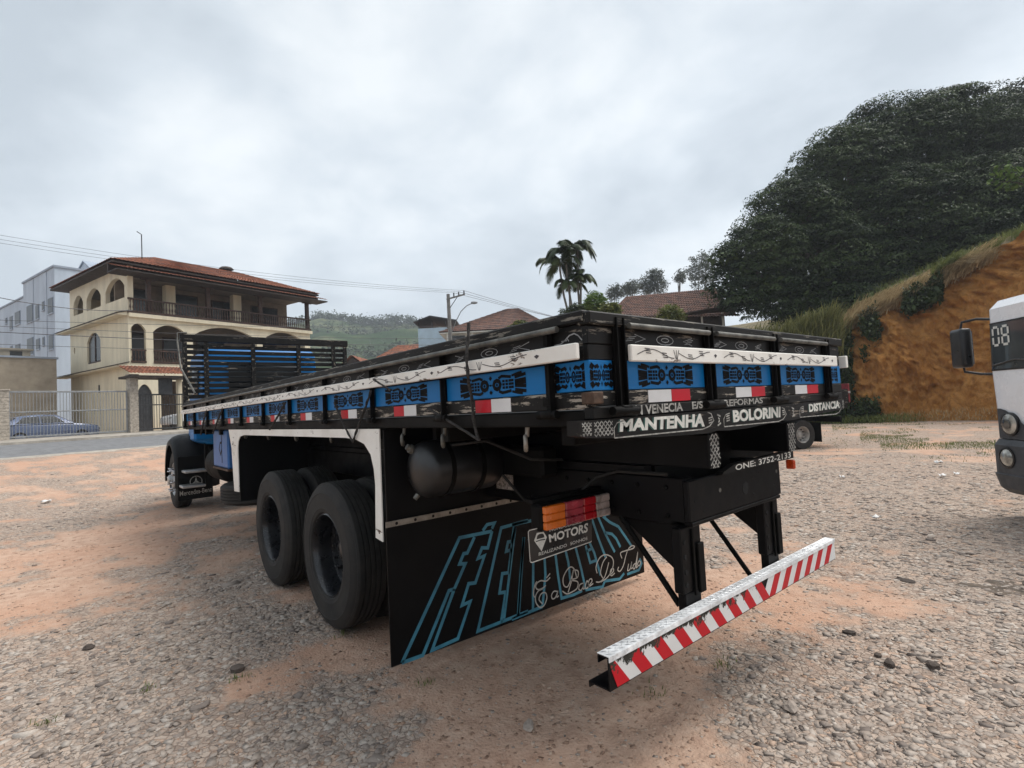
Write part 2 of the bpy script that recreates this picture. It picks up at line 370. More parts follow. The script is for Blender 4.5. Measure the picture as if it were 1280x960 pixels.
crk = ramp(t, vk.outputs['Distance'], [(0, .35), (.07, 0)]); c = mixc(t, crk, c, (.15, .06, .02))  # crack shade painted into the colour, soft light shows little relief
t.links.new(c, p.inputs['Base Color']); p.inputs['Roughness'].default_value = .95; p.inputs['Specular IOR Level'].default_value = .1
ad_ = nd(t, 'ShaderNodeMath', operation='ADD'); t.links.new(n2, ad_.inputs[0]); t.links.new(n3, ad_.inputs[1]); bump(t, p, ad_.outputs[0], 1.0, .22)
plain('scrub_soil', (.16, .125, .065), .95, var=.3, sc=.8, bmp=.5, bsc=8, c2=(.07, .06, .028))
# distant hill: pasture and wood patches
m, t, p = mk('hill_cover'); v = coords(t); n = noise(t, coords(t, (1, 1, 1.6)), .016, 6, .6); n2 = noise(t, v, .12, 5, .7)
c = ramp(t, n, [(.40, (.032, .06, .028)), (.5, (.055, .085, .035)), (.55, (.13, .145, .08)), (.7, (.18, .18, .105))])
c = mixc(t, ramp(t, n2, [(.42, .75), (.6, 0)]), c, (.03, .05, .028)); t.links.new(c, p.inputs['Base Color']); p.inputs['Roughness'].default_value = 1; p.inputs['Specular IOR Level'].default_value = 0
bump(t, p, n2, 1, 2.5)
leafmat('grass_green', (.07, .095, .025), (.19, .215, .07)); leafmat('grass_dry', (.26, .19, .10), (.58, .46, .28), .8, .2)
leafmat('cane_leaf', (.07, .085, .025), (.26, .255, .105)); leafmat('ivy_leaf', (.014, .026, .011), (.05, .072, .024), .5, .1)
leafmat('dark_leaf', (.009, .020, .009), (.062, .092, .032), .55, .12); leafmat('darker_leaf', (.010, .016, .008), (.035, .045, .02), .55, .1)
leafmat('bright_leaf', (.05, .10, .025), (.17, .25, .07)); leafmat('palm_leaf', (.016, .030, .014), (.075, .10, .04), .4, .15)
leafmat('gum_leaf', (.05, .062, .05), (.125, .14, .11)); leafmat('shrub_leaf', (.055, .075, .022), (.19, .205, .065))
leafmat('farwood_leaf', (.028, .046, .03), (.075, .10, .06))
plain('bark', (.09, .07, .055), .9, var=.3, sc=8, bmp=.6, bsc=30, stretch=(1, 1, .2)); plain('palm_trunk', (.16, .15, .13), .85, var=.2, sc=6, bmp=.4, bsc=20)

# --- ground sheet (polar grid round the camera foot, fine in view, to the horizon)
a_f = np.linspace(-.6982-1.12, -.6982+1.12, 430); a_b = np.linspace(-.6982+1.12, -.6982-1.12+2*math.pi, 64)[1:-1]
ang = np.concatenate([a_f, a_b]); nr = 400; rad = .35*np.exp(np.linspace(0, math.log(950/.35), nr))
A, Rr = np.meshgrid(ang, rad); gx = CP.x+Rr*np.cos(A); gy = CP.y+Rr*np.sin(A)
tt = tperp(gx, gy); gz = hfull(gx, gy)-.025*((tt > -8.3) & (tt < .3))-.05*((tt > -7.6) & (tt < -.1)); gm = gmask(gx, gy)
na = len(ang); vv = np.stack([gx.ravel(), gy.ravel(), gz.ravel()], 1); I = np.arange(nr*na).reshape(nr, na)
J = np.roll(I, -1, 1); fq = np.stack([I[:-1], J[:-1], J[1:], I[1:]], -1).reshape(-1, 4)
ctr = len(vv); vv = np.vstack([vv, [[CP.x, CP.y, 0]]])
g0 = npmesh('ground', vv, fq, 'ground', attrs={'gravel': ('POINT', np.append(gm.ravel(), .5))}, smooth=True)
tag(g0, 'dirt and gravel yard with reddish bare patches', kind='structure')
def gz_at(x, y): return float(hfull(np.array([x]), np.array([y]))[0])

# --- loose gravel: one mass nobody could count
def stones(name, n, rmin, rmax, smin, smax, seed, keep=1.0, mat='stone', inv=False):
    rng = np.random.default_rng(seed)
    r = rmin*(rmax/rmin)**(rng.random(n)**.8); a = -.6982+(rng.random(n)*2-1)*.86
    x = CP.x+r*np.cos(a); y = CP.y+r*np.sin(a); g = gmask(x, y)
    k = rng.random(n) < (np.clip(1-g*.9, .1, 1)*keep if inv else np.clip((g-.12)*1.15, .13, 1)**1.3*keep); x, y, r, g = x[k], y[k], r[k], g[k]; n = len(x)
    b = np.array([(x_, y_, z_) for x_ in (-1, 1) for y_ in (-1, 1) for z_ in (-1, 1)])*.8
    bf = np.array([(0, 1, 3, 2), (4, 6, 7, 5), (0, 4, 5, 1), (2, 3, 7, 6), (0, 2, 6, 4), (1, 5, 7, 3)])
    s = smin+(smax-smin)*rng.random(n)**3.0; s *= np.clip((r/3.0)**.35, .75, 1.6)*(1 if inv else (.5+.5*np.clip(g*1.6, 0, 1)))
    V = b[None]*(1-.62*rng.random((n, 8, 3)))
    sc = np.stack([1+.5*rng.random(n), .65+.45*rng.random(n), .14+.24*rng.random(n)], 1)
    V = V*sc[:, None]*s[:, None, None]*.62
    # random yaw and tilt
    th = rng.random(n)*6.283; tl = (rng.random(n)-.5)*.55; ca, sa = np.cos(tl), np.sin(tl)
    Y2 = V[..., 1]*ca[:, None]-V[..., 2]*sa[:, None]; Z2 = V[..., 1]*sa[:, None]+V[..., 2]*ca[:, None]
    c, q = np.cos(th), np.sin(th)
    X3 = V[..., 0]*c[:, None]-Y2*q[:, None]; Y3 = V[..., 0]*q[:, None]+Y2*c[:, None]
    z = hfull(x, y)+s*(.02-.10*rng.random(n))
    V = np.stack([X3+x[:, None], Y3+y[:, None], Z2+z[:, None]], -1).reshape(-1, 3)
    F = (bf[None]+8*np.arange(n)[:, None, None]).reshape(-1, 4)
    o = npmesh(name, V, F, mat, attrs={'tint': ('POINT', np.repeat(rng.random(n), 8))}); return o
tag(stones('gravel', 200000, 1.25, 20, .007, .052, 3), 'grey broken stone gravel spread over the yard', 'gravel', kind='stuff')
tag(stones('coarse_gravel', 700, 1.6, 12, .05, .105, 4, .6), 'larger grey stone flakes lying among the gravel', 'gravel', kind='stuff')

tag(stones('dirt_clods', 60000, 1.3, 12, .004, .03, 8, .8, 'clod', True), 'small crumbs of reddish dirt over the bare patches', 'dirt', kind='stuff')
# --- road, kerb and pavement on the far left
def lp(s, t_, z): q = Vector((F0.x, F0.y))+U2*s+V2*t_; return (q.x, q.y, z)
def strip(name, s0, s1, prof, mat, kind='structure', n=24):
    vs = []; fs = []
    for i in range(n+1):
        s = s0+(s1-s0)*i/n
        for t_, z in prof: vs.append(lp(s, t_, z))
    k = len(prof)
    for i in range(n):
        for j in range(k-1): fs.append((i*k+j, i*k+j+1, (i+1)*k+j+1, (i+1)*k+j))
    o = MB().add(vs, fs).build(name, mat); tag(o, kind=kind); return o
strip('road', -70, 90, [(-7.75, .735), (-7.7, .762), (-4.9, .965), (-2.02, 1.106)], 'asphalt')
strip('road_edge', -70, 90, [(-8.35, .70), (-8.25, .748), (-7.75, .768), (-7.70, .755)], 'kerb_concrete')
strip('pavement', -70, 90, [(-2.02, 1.0), (-2.0, 1.215), (-1.85, 1.228), (-.12, 1.305), (1.2, 1.33)], 'kerb_concrete')

# --- cut earth bank on the right: swept section with erosion relief
bk = [(640, 44, 3.6, 3.0), (760, 37, 3.6, 3.0), (880, 31, 3.9, 3.0), (985, 27.5, 4.2, 2.8), (1045, 26.2, 4.7, 2.7), (1085, 25.4, 5.5, 2.6), (1125, 24.7, 6.0, 2.8), (1165, 24.0, 6.7, 3.0), (1210, 23.0, 7.5, 3.2), (1255, 22.0, 8.2, 3.4), (1330, 20.3, 9.2, 3.6), (1450, 17.5, 10.5, 4), (1700, 12.5, 11.5, 4)]
def hrz(px): return 480-CAM['f']*((-CF.z-CR.z*(px-640)/CAM['f'])/CU.z)
B0 = [Vector((*at(a, hrz(a), b)[:2], 0)) for a, b, c, d in bk]; ND = []
for i in range(len(B0)):
    d = (B0[min(i+1, len(B0)-1)]-B0[max(i-1, 0)]); d.z = 0; d.normalize(); nn = Vector((-d.y, d.x, 0))
    if nn.dot(Vector((B0[i].x-CP.x, B0[i].y-CP.y, 0))) < 0: nn = -nn
    ND.append(nn)
def bank_pt(i, f):      # i along (float), f in 0..1 up the face, 1..2 over the top slope
    k = int(min(max(math.floor(i), 0), len(bk)-2)); q = i-k; q2 = q*q*(3-2*q)
    P = B0[k].lerp(B0[k+1], q); nn = ND[k].lerp(ND[k+1], q); H = bk[k][2]*(1-q)+bk[k+1][2]*q; S = bk[k][3]*(1-q)+bk[k+1][3]*q
    if f <= 1: return P+nn*(S*(f**1.5*.8+.2*f))+Vector((0, 0, H*(1.25*f-.25*f*f) if f < 1 else H)), nn
    g = f-1; return P+nn*(S+g*24)+Vector((0, 0, H+g*8*(1-.3*g))), nn
def bank_mesh(name, f0, f1, nu, nv, mat, amp):
    V = []; L = len(bk)-1
    us = np.linspace(0, L, nu); fs_ = np.linspace(f0, f1, nv)
    for f in fs_:
        for u in us:
            q, nn = bank_pt(u, f); V.append((*q, *nn))
    V = np.array(V); x, y, z = V[:, 0], V[:, 1], V[:, 2]; s = x*.64+y*.77
    d = (fbm(s*.35+3, z*.30, 4)-.5)*1.2+(fbm(s*1.3, z*.6+7, 4)-.5)*.9+(np.abs(fbm(s*2.2+1, z*1.1, 4)-.5))*1.5+(fbm(s*4.5, z*3.2, 4)-.5)*.55
    fz = np.repeat(fs_, nu); k = amp*np.clip(fz*6, 0, 1)*np.clip((2.2-fz), .3, 1)
    P = np.stack([x-V[:, 3]*d*k, y-V[:, 4]*d*k, z+(fbm(s*.9, z*.9+2, 3)-.5)*.5*k*np.clip(fz*3, 0, 1)-.03*(fz < .02)], 1)
    I = np.arange(nu*nv).reshape(nv, nu); F = np.stack([I[:-1, :-1], I[:-1, 1:], I[1:, 1:], I[1:, :-1]], -1).reshape(-1, 4)
    return npmesh(name, P, F, mat, smooth=True)
tag(bank_mesh('earth_bank', 0, 1, 640, 120, 'orange_earth', 1.0), 'steep orange earth bank cut beside the yard', kind='structure')
tag(bank_mesh('hillside', 1, 2.2, 160, 40, 'scrub_soil', 1.0), 'scrub covered slope above the earth bank', kind='structure')

# --- distant hill beyond the houses
def hill(name, D, pts, depth, mat, seed, nz=28):
    """ridge given as (px, py) at distance D, the slope runs down towards the camera"""
    xs = np.array([q[0] for q in pts], float); ys = np.array([q[1] for q in pts], float)
    us = np.linspace(xs[0], xs[-1], 150); yr = np.interp(us, xs, ys); V = []
    for j in range(nz):
        f = j/(nz-1)
        for a, b in zip(us, yr):
            q = at(a, b, D); dirn = Vector((q.x-CP.x, q.y-CP.y, 0)).normalized(); w = Vector((q.x, q.y, 0))-dirn*depth*(1-f)
            V.append((w.x, w.y, 0+(q.z)*(f**.8)))
        # back side
    V = np.array(V); V[:, 2] += (fbm(V[:, 0]*.02+seed, V[:, 1]*.02, 4)-.5)*D*.03*np.clip(V[:, 2]/20, 0, 1)
    n = len(us); I = np.arange(n*nz).reshape(nz, n); F = np.stack([I[:-1, :-1], I[:-1, 1:], I[1:, 1:], I[1:, :-1]], -1).reshape(-1, 4)
    o = npmesh(name, V, F, mat, smooth=True); return o, V.reshape(nz, n, 3)
hl, HV = hill('hill', 420, [(-500, 478), (-100, 450), (120, 436), (300, 414), (380, 402), (400, 399), (425, 403), (450, 408), (475, 408), (500, 405), (530, 407), (560, 411), (600, 417), (660, 423), (760, 420), (900, 415), (1100, 420), (1500, 430)], 260, 'hill_cover', 1.0)
tag(hl, 'hazy green hill with pasture and woods in the distance', kind='structure')

# ================================================================== the flatbed truck
plain('black_paint', (.0038, .0038, .0045), .45, var=.3, sc=3, bmp=.12, bsc=30, c2=(.0025, .0025, .003), spec=.15); plain('black_dusty', (.006, .0056, .0054), .6, var=.3, sc=2.2, bmp=.2, bsc=25, spec=.12)
WOOD = (.21, .185, .155)
worn('wood_black_x', (.0045, .0042, .0042), WOOD, .575, (.12, 1, 1), 26, .5); worn('wood_black_y', (.0045, .0042, .0042), WOOD, .60, (1, .12, 1), 26, .5)
worn('wood_rail_x', (.007, .0065, .006), (.20, .185, .16), .57, (.10, 1, 1), 48, .55); worn('wood_rail_y', (.007, .0065, .006), (.20, .185, .16), .57, (1, .10, 1), 48, .55)
worn('wood_worn_x', (.006, .0056, .0054), (.36, .32, .27), .545, (.12, 1, 1), 55, .55); worn('wood_worn_y', (.006, .0056, .0054), (.36, .32, .27), .575, (1, .12, 1), 55, .55)
worn('rail_white', (.82, .80, .75), (.085, .045, .03), .615, (.4, .4, 1), 11, .45, soil=(.35, .28, .2), soilamt=.35)
worn('panel_blue', (.002, .145, .40), (.02, .03, .04), .70, (1, 1, 1), 10, .4, soilamt=.15); worn('cab_blue', (.008, .15, .42), (.05, .06, .08), .76, (1, 1, 1), 7, .3, soilamt=.25)
worn('box_blue', (.045, .15, .40), (.08, .06, .05), .72, (1, 1, .5), 9, .4, soilamt=.3)
plain('ornament_black', (.003, .003, .004), .6, var=.3, bmp=0, spec=.12); plain('line_grey', (.33, .33, .33), .6, bmp=0, var=.25, sc=20); plain('line_dark', (.05, .045, .05), .6, bmp=0)
plain('letter_white', (.66, .65, .60), .5, var=.12, sc=25, bmp=.1); plain('letter_dim', (.40, .39, .36), .6, var=.3, sc=30, bmp=.1); plain('letter_maroon', (.05, .012, .016), .6, bmp=0); plain('letter_green', (.01, .06, .05), .6, bmp=0)
worn('tape_red', (.50, .008, .022), (.30, .16, .12), .70, (1, 1, 1), 30, .3, soilamt=.25, bmp=.1); worn('tape_white', (.68, .68, .68), (.3, .22, .18), .70, (1, 1, 1), 30, .35, soilamt=.25, bmp=.1)
worn('stripe_red', (.50, .008, .018), (.05, .046, .036), .66, (1, 1, .8), 17, .3, soilamt=.12, zwear=(.54, .605, .27)); worn('stripe_white', (.70, .70, .69), (.04, .037, .03), .66, (1, 1, .8), 17, .35, soilamt=.15, zwear=(.54, .605, .27))
plain('teal_line', (.055, .25, .35), .5, var=.2, sc=5, bmp=.05); plain('script_cream', (.50, .49, .45), .5, var=.15, bmp=0)
plain('flap_rubber', (.0035, .0035, .004), .5, var=.3, sc=2, bmp=.1, bsc=12, spec=.15); plain('steel_strip', (.33, .30, .26), .5, .6, var=.2, sc=12, bmp=.2)
plain('tread_plate', (.82, .83, .84), .5, .0, var=.15, sc=14, bmp=.8, bsc=55, dist=.01); plain('tarnish_lite', (.42, .43, .45), .35, .6, var=.2, bmp=.2); plain('rust_steel', (.10, .06, .04), .8, .2, var=.3, sc=14, bmp=.4)
plain('chrome', (.7, .7, .72), .15, 1.0, var=.05, bmp=0); plain('alu', (.5, .5, .5), .4, .8, var=.15, bmp=.2)
plain('tank_black', (.010, .010, .011), .36, var=.2, sc=3, bmp=.1, spec=.6); plain('hole_black', (.002, .002, .002), .9, bmp=0); plain('lens_amber', (.60, .13, .012), .22, var=.2, sc=4, bmp=.5, bsc=90, coat=.5); plain('lens_red', (.30, .008, .012), .22, var=.2, sc=4, bmp=.5, bsc=90, coat=.5)
plain('lens_orange', (.55, .06, .012), .3, bmp=.3, bsc=90); plain('lens_pink', (.36, .045, .06), .25, var=.2, bmp=.5, bsc=90, coat=.5); plain('lens_clear', (.36, .29, .26), .3, var=.25, bmp=.5, bsc=90, coat=.5)
plain('rope_black', (.035, .032, .03), .9, var=.5, sc=90, bmp=.8, bsc=120, c2=(.006, .006, .006)); plain('sticker', (.42, .38, .35), .6, var=.4, sc=60, bmp=0)
plain('tarnish', (.14, .135, .12), .5, .5, var=.3, sc=10, bmp=.3); plain('plate_black', (.012, .012, .013), .35, bmp=0, coat=.3)
# tyre rubber with faint dust
m, t, p = mk('tyre'); v = coords(t); n = noise(t, v, 5, 6, .7)
t.links.new(ramp(t, n, [(.4, (.008, .0077, .0074)), (.8, (.032, .028, .024))]), p.inputs['Base Color']); p.inputs['Roughness'].default_value = .78; bump(t, p, noise(t, v, 70, 4), .3, .004)
plain('rim_black', (.012, .013, .016), .3, .1, var=.3, sc=6, bmp=.1, coat=.2)

T = empty('flatbed_truck', (0, 0, 0), 0, 'black and blue flatbed truck with painted wooden sides, seen from its rear corner', 'truck')
LEN = 8.78; HW = 1.25
def yz(X): return lambda a, b: (X, a, b)          # 2D (y, z) on a rear-facing plane
def xz(Y): return lambda a, b: (a, Y, b)          # 2D (x, z) on a side plane
def ornament(w, h, fm):
    mb = MB()
    for s in (-1, 1):
        def R_(a, b, c, d): return [(s*a*w, b*h), (s*c*w, b*h), (s*c*w, d*h), (s*a*w, d*h)]
        ring = [(s*(.19+.10*math.cos(k*math.pi/4))*w, .46*math.sin(k*math.pi/4)*h) for k in range(8)]
        mb.ribbon(ring, .075*w, fm, True); mb.add([fm(s*(.19+.035*i)*w, .2*j*h) for i, j in ((1, 0), (0, 1), (-1, 0), (0, -1))], [(0, 1, 2, 3)])
        for r in (-.34, 0, .34):
            for c in (.35, .44, .53, .60): mb.add([fm(*q) for q in R_(c, r-.13, c+.068, r+.13)], [(0, 1, 2, 3)])
        for z0, z1 in ((-.85, -.62), (-.36, -.22), (.02, .0), (.36, .22), (.85, .62)):
            mb.ribbon([(s*.70*w, z1*h), (s*.84*w, (z1+z0)/2*h), (s*1.0*w, z0*h)], .34*h, fm)
        for k in (-1, 1):
            mb.ribbon([(s*.24*w, k*.66*h), (s*.34*w, k*.86*h), (s*.48*w, k*.78*h), (s*.60*w, k*.70*h)], .30*h, fm)
            mb.ribbon([(s*.62*w, k*.80*h), (s*.78*w, k*.98*h), (s*.90*w, k*1.06*h)], .24*h, fm)
    for k in (-1, 0, 1): mb.add([fm(.05*w*i, (.75*k+.2*j*(1.3 if k else .6))*h) for i, j in ((1, 0), (0, 1), (-1, 0), (0, -1))], [(0, 1, 2, 3)])
    return mb
def vine(mb, a, b, z0, z1, fm, wd):
    """one bay of the wavy vine painted on the white rail, a..b"""
    zm = (z0+z1)/2; h = (z1-z0)/2; L = b-a
    for s0, s1, ph in ((.08, .47, 0), (.53, .92, math.pi)):
        mb.ribbon([(a+L*(s0+(s1-s0)*k/12), zm+h*.55*math.cos(ph+k/12*1.6*math.pi)) for k in range(13)], wd, fm)
    for c, q in ((.18, .25), (.32, -.3), (.62, -.2), (.80, .3)):
        for k in range(3): mb.ribbon([(a+L*c-.014+.004*k, zm+h*(q-.28+.28*k)), (a+L*c+.02+.004*k, zm+h*(q-.22+.28*k))], wd*1.1, fm)
    for dx in (-.012, 0, .012): mb.ribbon([(a+L*.5+dx*1.6, zm+h*.6), (a+L*.5+dx*.3, zm-h*.7)], wd, fm)
    mb.add([fm(a+L*(.005+.02*i), zm+h*.3*j) for i, j in ((1, .3), (0, 1), (-1, .3), (0, -1))], [(0, 1, 2, 3)])
def eye(mb, a, b, z0, z1, fm, wd):
    zm = (z0+z1)/2; h = (z1-z0)/2; c = (a+b)/2
    mb.ribbon([(c+.062*math.cos(k*math.pi/6), zm+h*.72*math.sin(k*math.pi/6)) for k in range(12)], wd, fm, True)
    mb.ribbon([(c+.028*math.cos(k*math.pi/4), zm+h*.32*math.sin(k*math.pi/4)) for k in range(8)], wd, fm, True)
    mb.ribbon([(a+.09, zm+h*.6), (a+.16, zm), (a+.09, zm-h*.6)], wd, fm); mb.ribbon([(b-.09, zm+h*.6), (b-.16, zm), (b-.09, zm-h*.6)], wd, fm)
    for q in (-.22, .2):
        for k in range(3): mb.ribbon([(c+q+.012*k, zm+h*.3-k*.008), (c+q+.05+.012*k, zm+h*.1-k*.008)], wd*.6, fm)

STX = [.19, .98, 1.80, 2.60, 3.42, 4.22, 5.08, 5.98, 6.9, 7.85, 8.66]
# ---- left side gate (detailed) and right side gate (plain, hidden behind)
for sd in (1, -1):
    y = lambda a: sd*a
    G = MB().box(0, LEN, y(1.215), y(1.248), 1.582, 1.648, .004).build('side_gate', 'wood_worn_x', T)
    MB().box(0, LEN, y(1.217), y(1.245), 1.826, 1.9045, .003).build('upper_board', 'wood_black_x', G)
    MB().box(.02, LEN-.02, y(1.19), y(1.212), 1.585, 1.90).build('backing_board', 'wood_black_x', G)
    MB().box(0, LEN, y(1.219), y(1.244), 1.766, 1.8245, .003).build('middle_board', 'wood_black_x', G)
    MB().box(-.012, LEN, y(1.19), y(1.268), 1.906, 1.953, .006).build('top_rail', 'wood_rail_x', G)
    MB().tube([(0.1, y(1.288), 1.893), (LEN, y(1.288), 1.893)], .013, 8).build('pipe_rail', 'tarnish', G, 60)
    MB().box(-.008, LEN+.02, y(1.283), y(1.306), 1.767, 1.828, .004).build('white_rail', 'rail_white', G)
    xs = [0.0]+STX+[LEN]
    om = None
    for i in range(len(xs)-1):
        a, b = xs[i]+(.028 if i else 0), xs[i+1]-(.028 if i < len(xs)-2 else 0)
        MB().box(a, b, y(1.222), y(1.246), 1.650, 1.7645, .002).build('blue_panel', 'panel_blue', G)
        if sd > 0 and b-a > .12:
            c = (a+b)/2; k = min(.245, (b-a)/2-.04)
            mbo = ornament(k, .043, xz(1.2475)) if b-a > .3 else ornament(.085, .043, xz(1.2475))
            mbo.v = [(p_[0]+c, p_[1], p_[2]+1.707) for p_ in mbo.v]; tag(mbo.build('painted_ornament', 'ornament_black', G, recalc=False), kind='stuff')
            if b-a > .3:
                w1 = MB(); vine(w1, a-.02, b+.02, 1.769, 1.826, xz(1.3072), .0035); tag(w1.build('vine_painting', 'line_dark', G, recalc=False), kind='stuff')
                w1 = MB(); eye(w1, a, b, 1.828, 1.884, xz(1.2467), .004); tag(w1.build('line_painting', 'line_grey', G, recalc=False), kind='stuff')
    for i, x in enumerate(STX):
        s = MB().box(x-.024, x+.024, y(1.2505), y(1.2565), 1.56, 1.905, .001).box(x-.024, x-.018, y(1.257), y(1.281), 1.56, 1.905, .001).box(x-.017, x+.024, y(1.257), y(1.279), 1.60, 1.635, .004)
        s.build('stake', 'black_dusty', G)
        if sd > 0:
            h = MB().tube([(x-.05, 1.272, 1.566), (x+.06, 1.272, 1.566)], .017, 8).box(x-.034, x+.03, 1.25, 1.292, 1.553, 1.583, .005); h.build('hinge', 'black_dusty', G, 60)
    if sd > 0:
        for c in (.58, 1.40, 2.19, 3.04, 3.88, 4.76, 5.62, 6.5, 7.4, 8.28):
            MB().box(c+.005, c+.125, 1.2485, 1.251, 1.585, 1.643).build('red_tape', 'tape_red', G); MB().box(c-.135, c+.003, 1.2485, 1.2508, 1.585, 1.644).build('white_tape', 'tape_white', G)
    MB().box(.02, LEN, y(1.17), y(1.242), 1.515, 1.578, .006).build('side_beam', 'black_dusty', T)
w1 = MB()                                                        # squiggle on the corner of the upper board
w1.ribbon([(.16, 1.838), (.125, 1.84), (.10, 1.852), (.075, 1.868), (.05, 1.872), (.03, 1.862), (.012, 1.842)], .005, xz(1.2467)); w1.ribbon([(.12, 1.85), (.09, 1.85)], .004, xz(1.2467)); w1.ribbon([(.09, 1.862), (.08, 1.846)], .004, xz(1.2467))
w1.build('line_painting', 'line_grey', T, recalc=False)

# ---- tail gate
RY = [1.088, .428, -.252, -.985]
G = MB().box(-.022, .012, -HW, HW, 1.590, 1.648, .004).build('tail_gate', 'wood_worn_y', T)
MB().box(-.020, .010, -HW, HW, 1.826, 1.8945, .003).build('upper_board', 'wood_black_y', G)
MB().box(.014, .03, -HW+.04, HW-.04, 1.592, 1.893).build('backing_board', 'wood_black_y', G)
MB().box(-.018, .008, -HW, HW, 1.766, 1.8245, .003).build('middle_board', 'wood_black_y', G)
MB().box(-.042, .028, -HW-.01, HW+.01, 1.896, 1.946, .006).build('top_rail', 'wood_rail_y', G)
for a, b in ((1.05, .46), (.39, -.21), (-.29, -.94)): MB().tube([(-.058, a, 1.898), (-.058, b, 1.898)], .012, 8).build('pipe_rail', 'tarnish', G, 60)
MB().box(-.072, -.052, -1.06, 1.062, 1.757, 1.823, .005).build('white_rail', 'rail_white', G)
MB().box(-.05, .0, -1.318, -1.283, 1.752, 1.832, .004).build('rail_end_plate', 'rail_white', G)
ys = [HW]+RY+[-HW]
for i in range(5):
    a, b = ys[i]-(.03 if i else .0), ys[i+1]+(.03 if i < 4 else .0)
    MB().box(-.019, .006, b, a, 1.650, 1.7645, .002).build('blue_panel', 'panel_blue', G)
    c = (a+b)/2; k = .20 if a-b > .3 else .065
    mbo = ornament(k, .042, yz(-.0205)); mbo.v = [(q[0], q[1]+c, q[2]+1.707) for q in mbo.v]; tag(mbo.build('painted_ornament', 'ornament_black', G, recalc=False), kind='stuff')
    if a-b > .3:
        w1 = MB(); vine(w1, b-.02, a+.02, 1.759, 1.821, yz(-.0733), .0035); tag(w1.build('vine_painting', 'line_dark', G, recalc=False), kind='stuff')
        w1 = MB(); eye(w1, b, a, 1.828, 1.884, yz(-.0217), .004); tag(w1.build('line_painting', 'line_grey', G, recalc=False), kind='stuff')
for yv in RY:
    MB().box(-.03, -.0225, yv-.026, yv+.026, 1.56, 1.93, .001).box(-.05, -.031, yv+.019, yv+.025, 1.56, 1.93, .001).box(-.05, -.031, yv-.025, yv-.019, 1.56, 1.93, .001).build('stake', 'black_dusty', G)
    MB().tube([(-.05, yv-.07, 1.566), (-.05, yv+.08, 1.570)], .018, 8).box(-.064, -.03, yv-.03, yv+.03, 1.552, 1.59, .005).build('hinge', 'black_dusty', G, 60)
for a, b, c in ((.905, .74, .595), (.18, .02, -.13), (-.515, -.68, -.845)):
    MB().box(-.0245, -.0222, b+.001, a, 1.594, 1.645).build('white_tape', 'tape_white', G); MB().box(-.0247, -.0222, c, b-.001, 1.594, 1.645).build('red_tape', 'tape_red', G)
MB().box(-.040, .02, 1.20, 1.262, 1.60, 1.645, .004).build('corner_bracket', 'rust_steel', G)
# ---- rear cross boards with the painted words
B = MB().box(-.026, .02, -1.24, HW, 1.543, 1.588, .004).build('rear_board', 'wood_black_y', T)
fm = yz(-.0275)
w1 = MB(); textquad(w1, 'N VENECIA', ((1.0, 1.546), (.665, 1.549), (.665, 1.587), (1.0, 1.586)), fm, .03); w1.build('lettering', 'letter_dim', B, recalc=False); w1 = MB(); textquad(w1, 'E/S', ((.59, 1.553), (.50, 1.554), (.50, 1.587), (.59, 1.587)), fm, .03); w1.build('lettering', 'letter_dim', B, recalc=False)
w1 = MB(); textquad(w1, 'REFORMAS', ((.31, 1.553), (-.09, 1.556), (-.09, 1.587), (.31, 1.586)), fm, .02); w1.build('lettering', 'letter_dim', B, recalc=False)
sill = [(1.335, 1.541), (1.335, 1.488), (1.29, 1.478), (1.19, 1.470), (1.0, 1.458), (.84, 1.449), (.6, 1.441), (.47, 1.438), (.40, 1.446), (.3, 1.438), (.1, 1.437), (-.05, 1.445), (-.2, 1.447), (-.28, 1.456), (-.4, 1.447), (-.6, 1.455), (-.75, 1.463), (-1.0, 1.472), (-1.19, 1.475), (-1.23, 1.48), (-1.23, 1.541)]
S = MB().prism(sill, yz(-.035), yz(.03)).build('rear_sill', 'wood_black_y', T); fm = yz(-.0365)
w1 = MB()
for (txt, q) in (('MANTENHA', ((1.118, 1.489), (.512, 1.471), (.503, 1.530), (1.110, 1.536))), ('BOLORINI', ((.25, 1.474), (-.265, 1.472), (-.275, 1.531), (.25, 1.534))), ('DISTANCIA', ((-.655, 1.482), (-1.145, 1.487), (-1.150, 1.536), (-.655, 1.531)))):
    g1 = MB(); textquad(g1, txt, [(a+.010, b-.001) for a, b in q], yz(-.0361), .05); g1.build('letter_shadow', 'letter_green', S, recalc=False)
    g2 = MB(); textquad(g2, txt, q, fm, .045); g2.build('lettering', 'letter_white', S, recalc=False)
w1 = MB()
for a, b in ((1.15, .43), (.34, -.34), (-.52, -1.17)):
    zb = 1.455 if a < 1 else 1.464
    w1.ribbon([(a, zb+.004), (b+.10, zb-.004), (b+.04, zb+.006), (b, zb+.03), (b+.02, zb+.062), (b+.05, zb+.07)], .005, fm)
    w1.ribbon([(a-.06, zb+.066), (a-.02, zb+.06), (a, zb+.04), (a, zb+.004)], .004, fm)
for c in (.385, -.43):
    for k in range(4): w1.ribbon([(c+.014-.01*k, 1.468+.014*k), (c-.016+.01*k, 1.478+.014*k)], .008, fm)
for c in (.46, .30, -.31, -.56):
    for k in range(3): w1.ribbon([(c+.016, 1.484+.011*k), (c-.016, 1.488+.011*k)], .006, fm)
tag(w1.build('line_painting', 'letter_dim', S, recalc=False), kind='stuff')
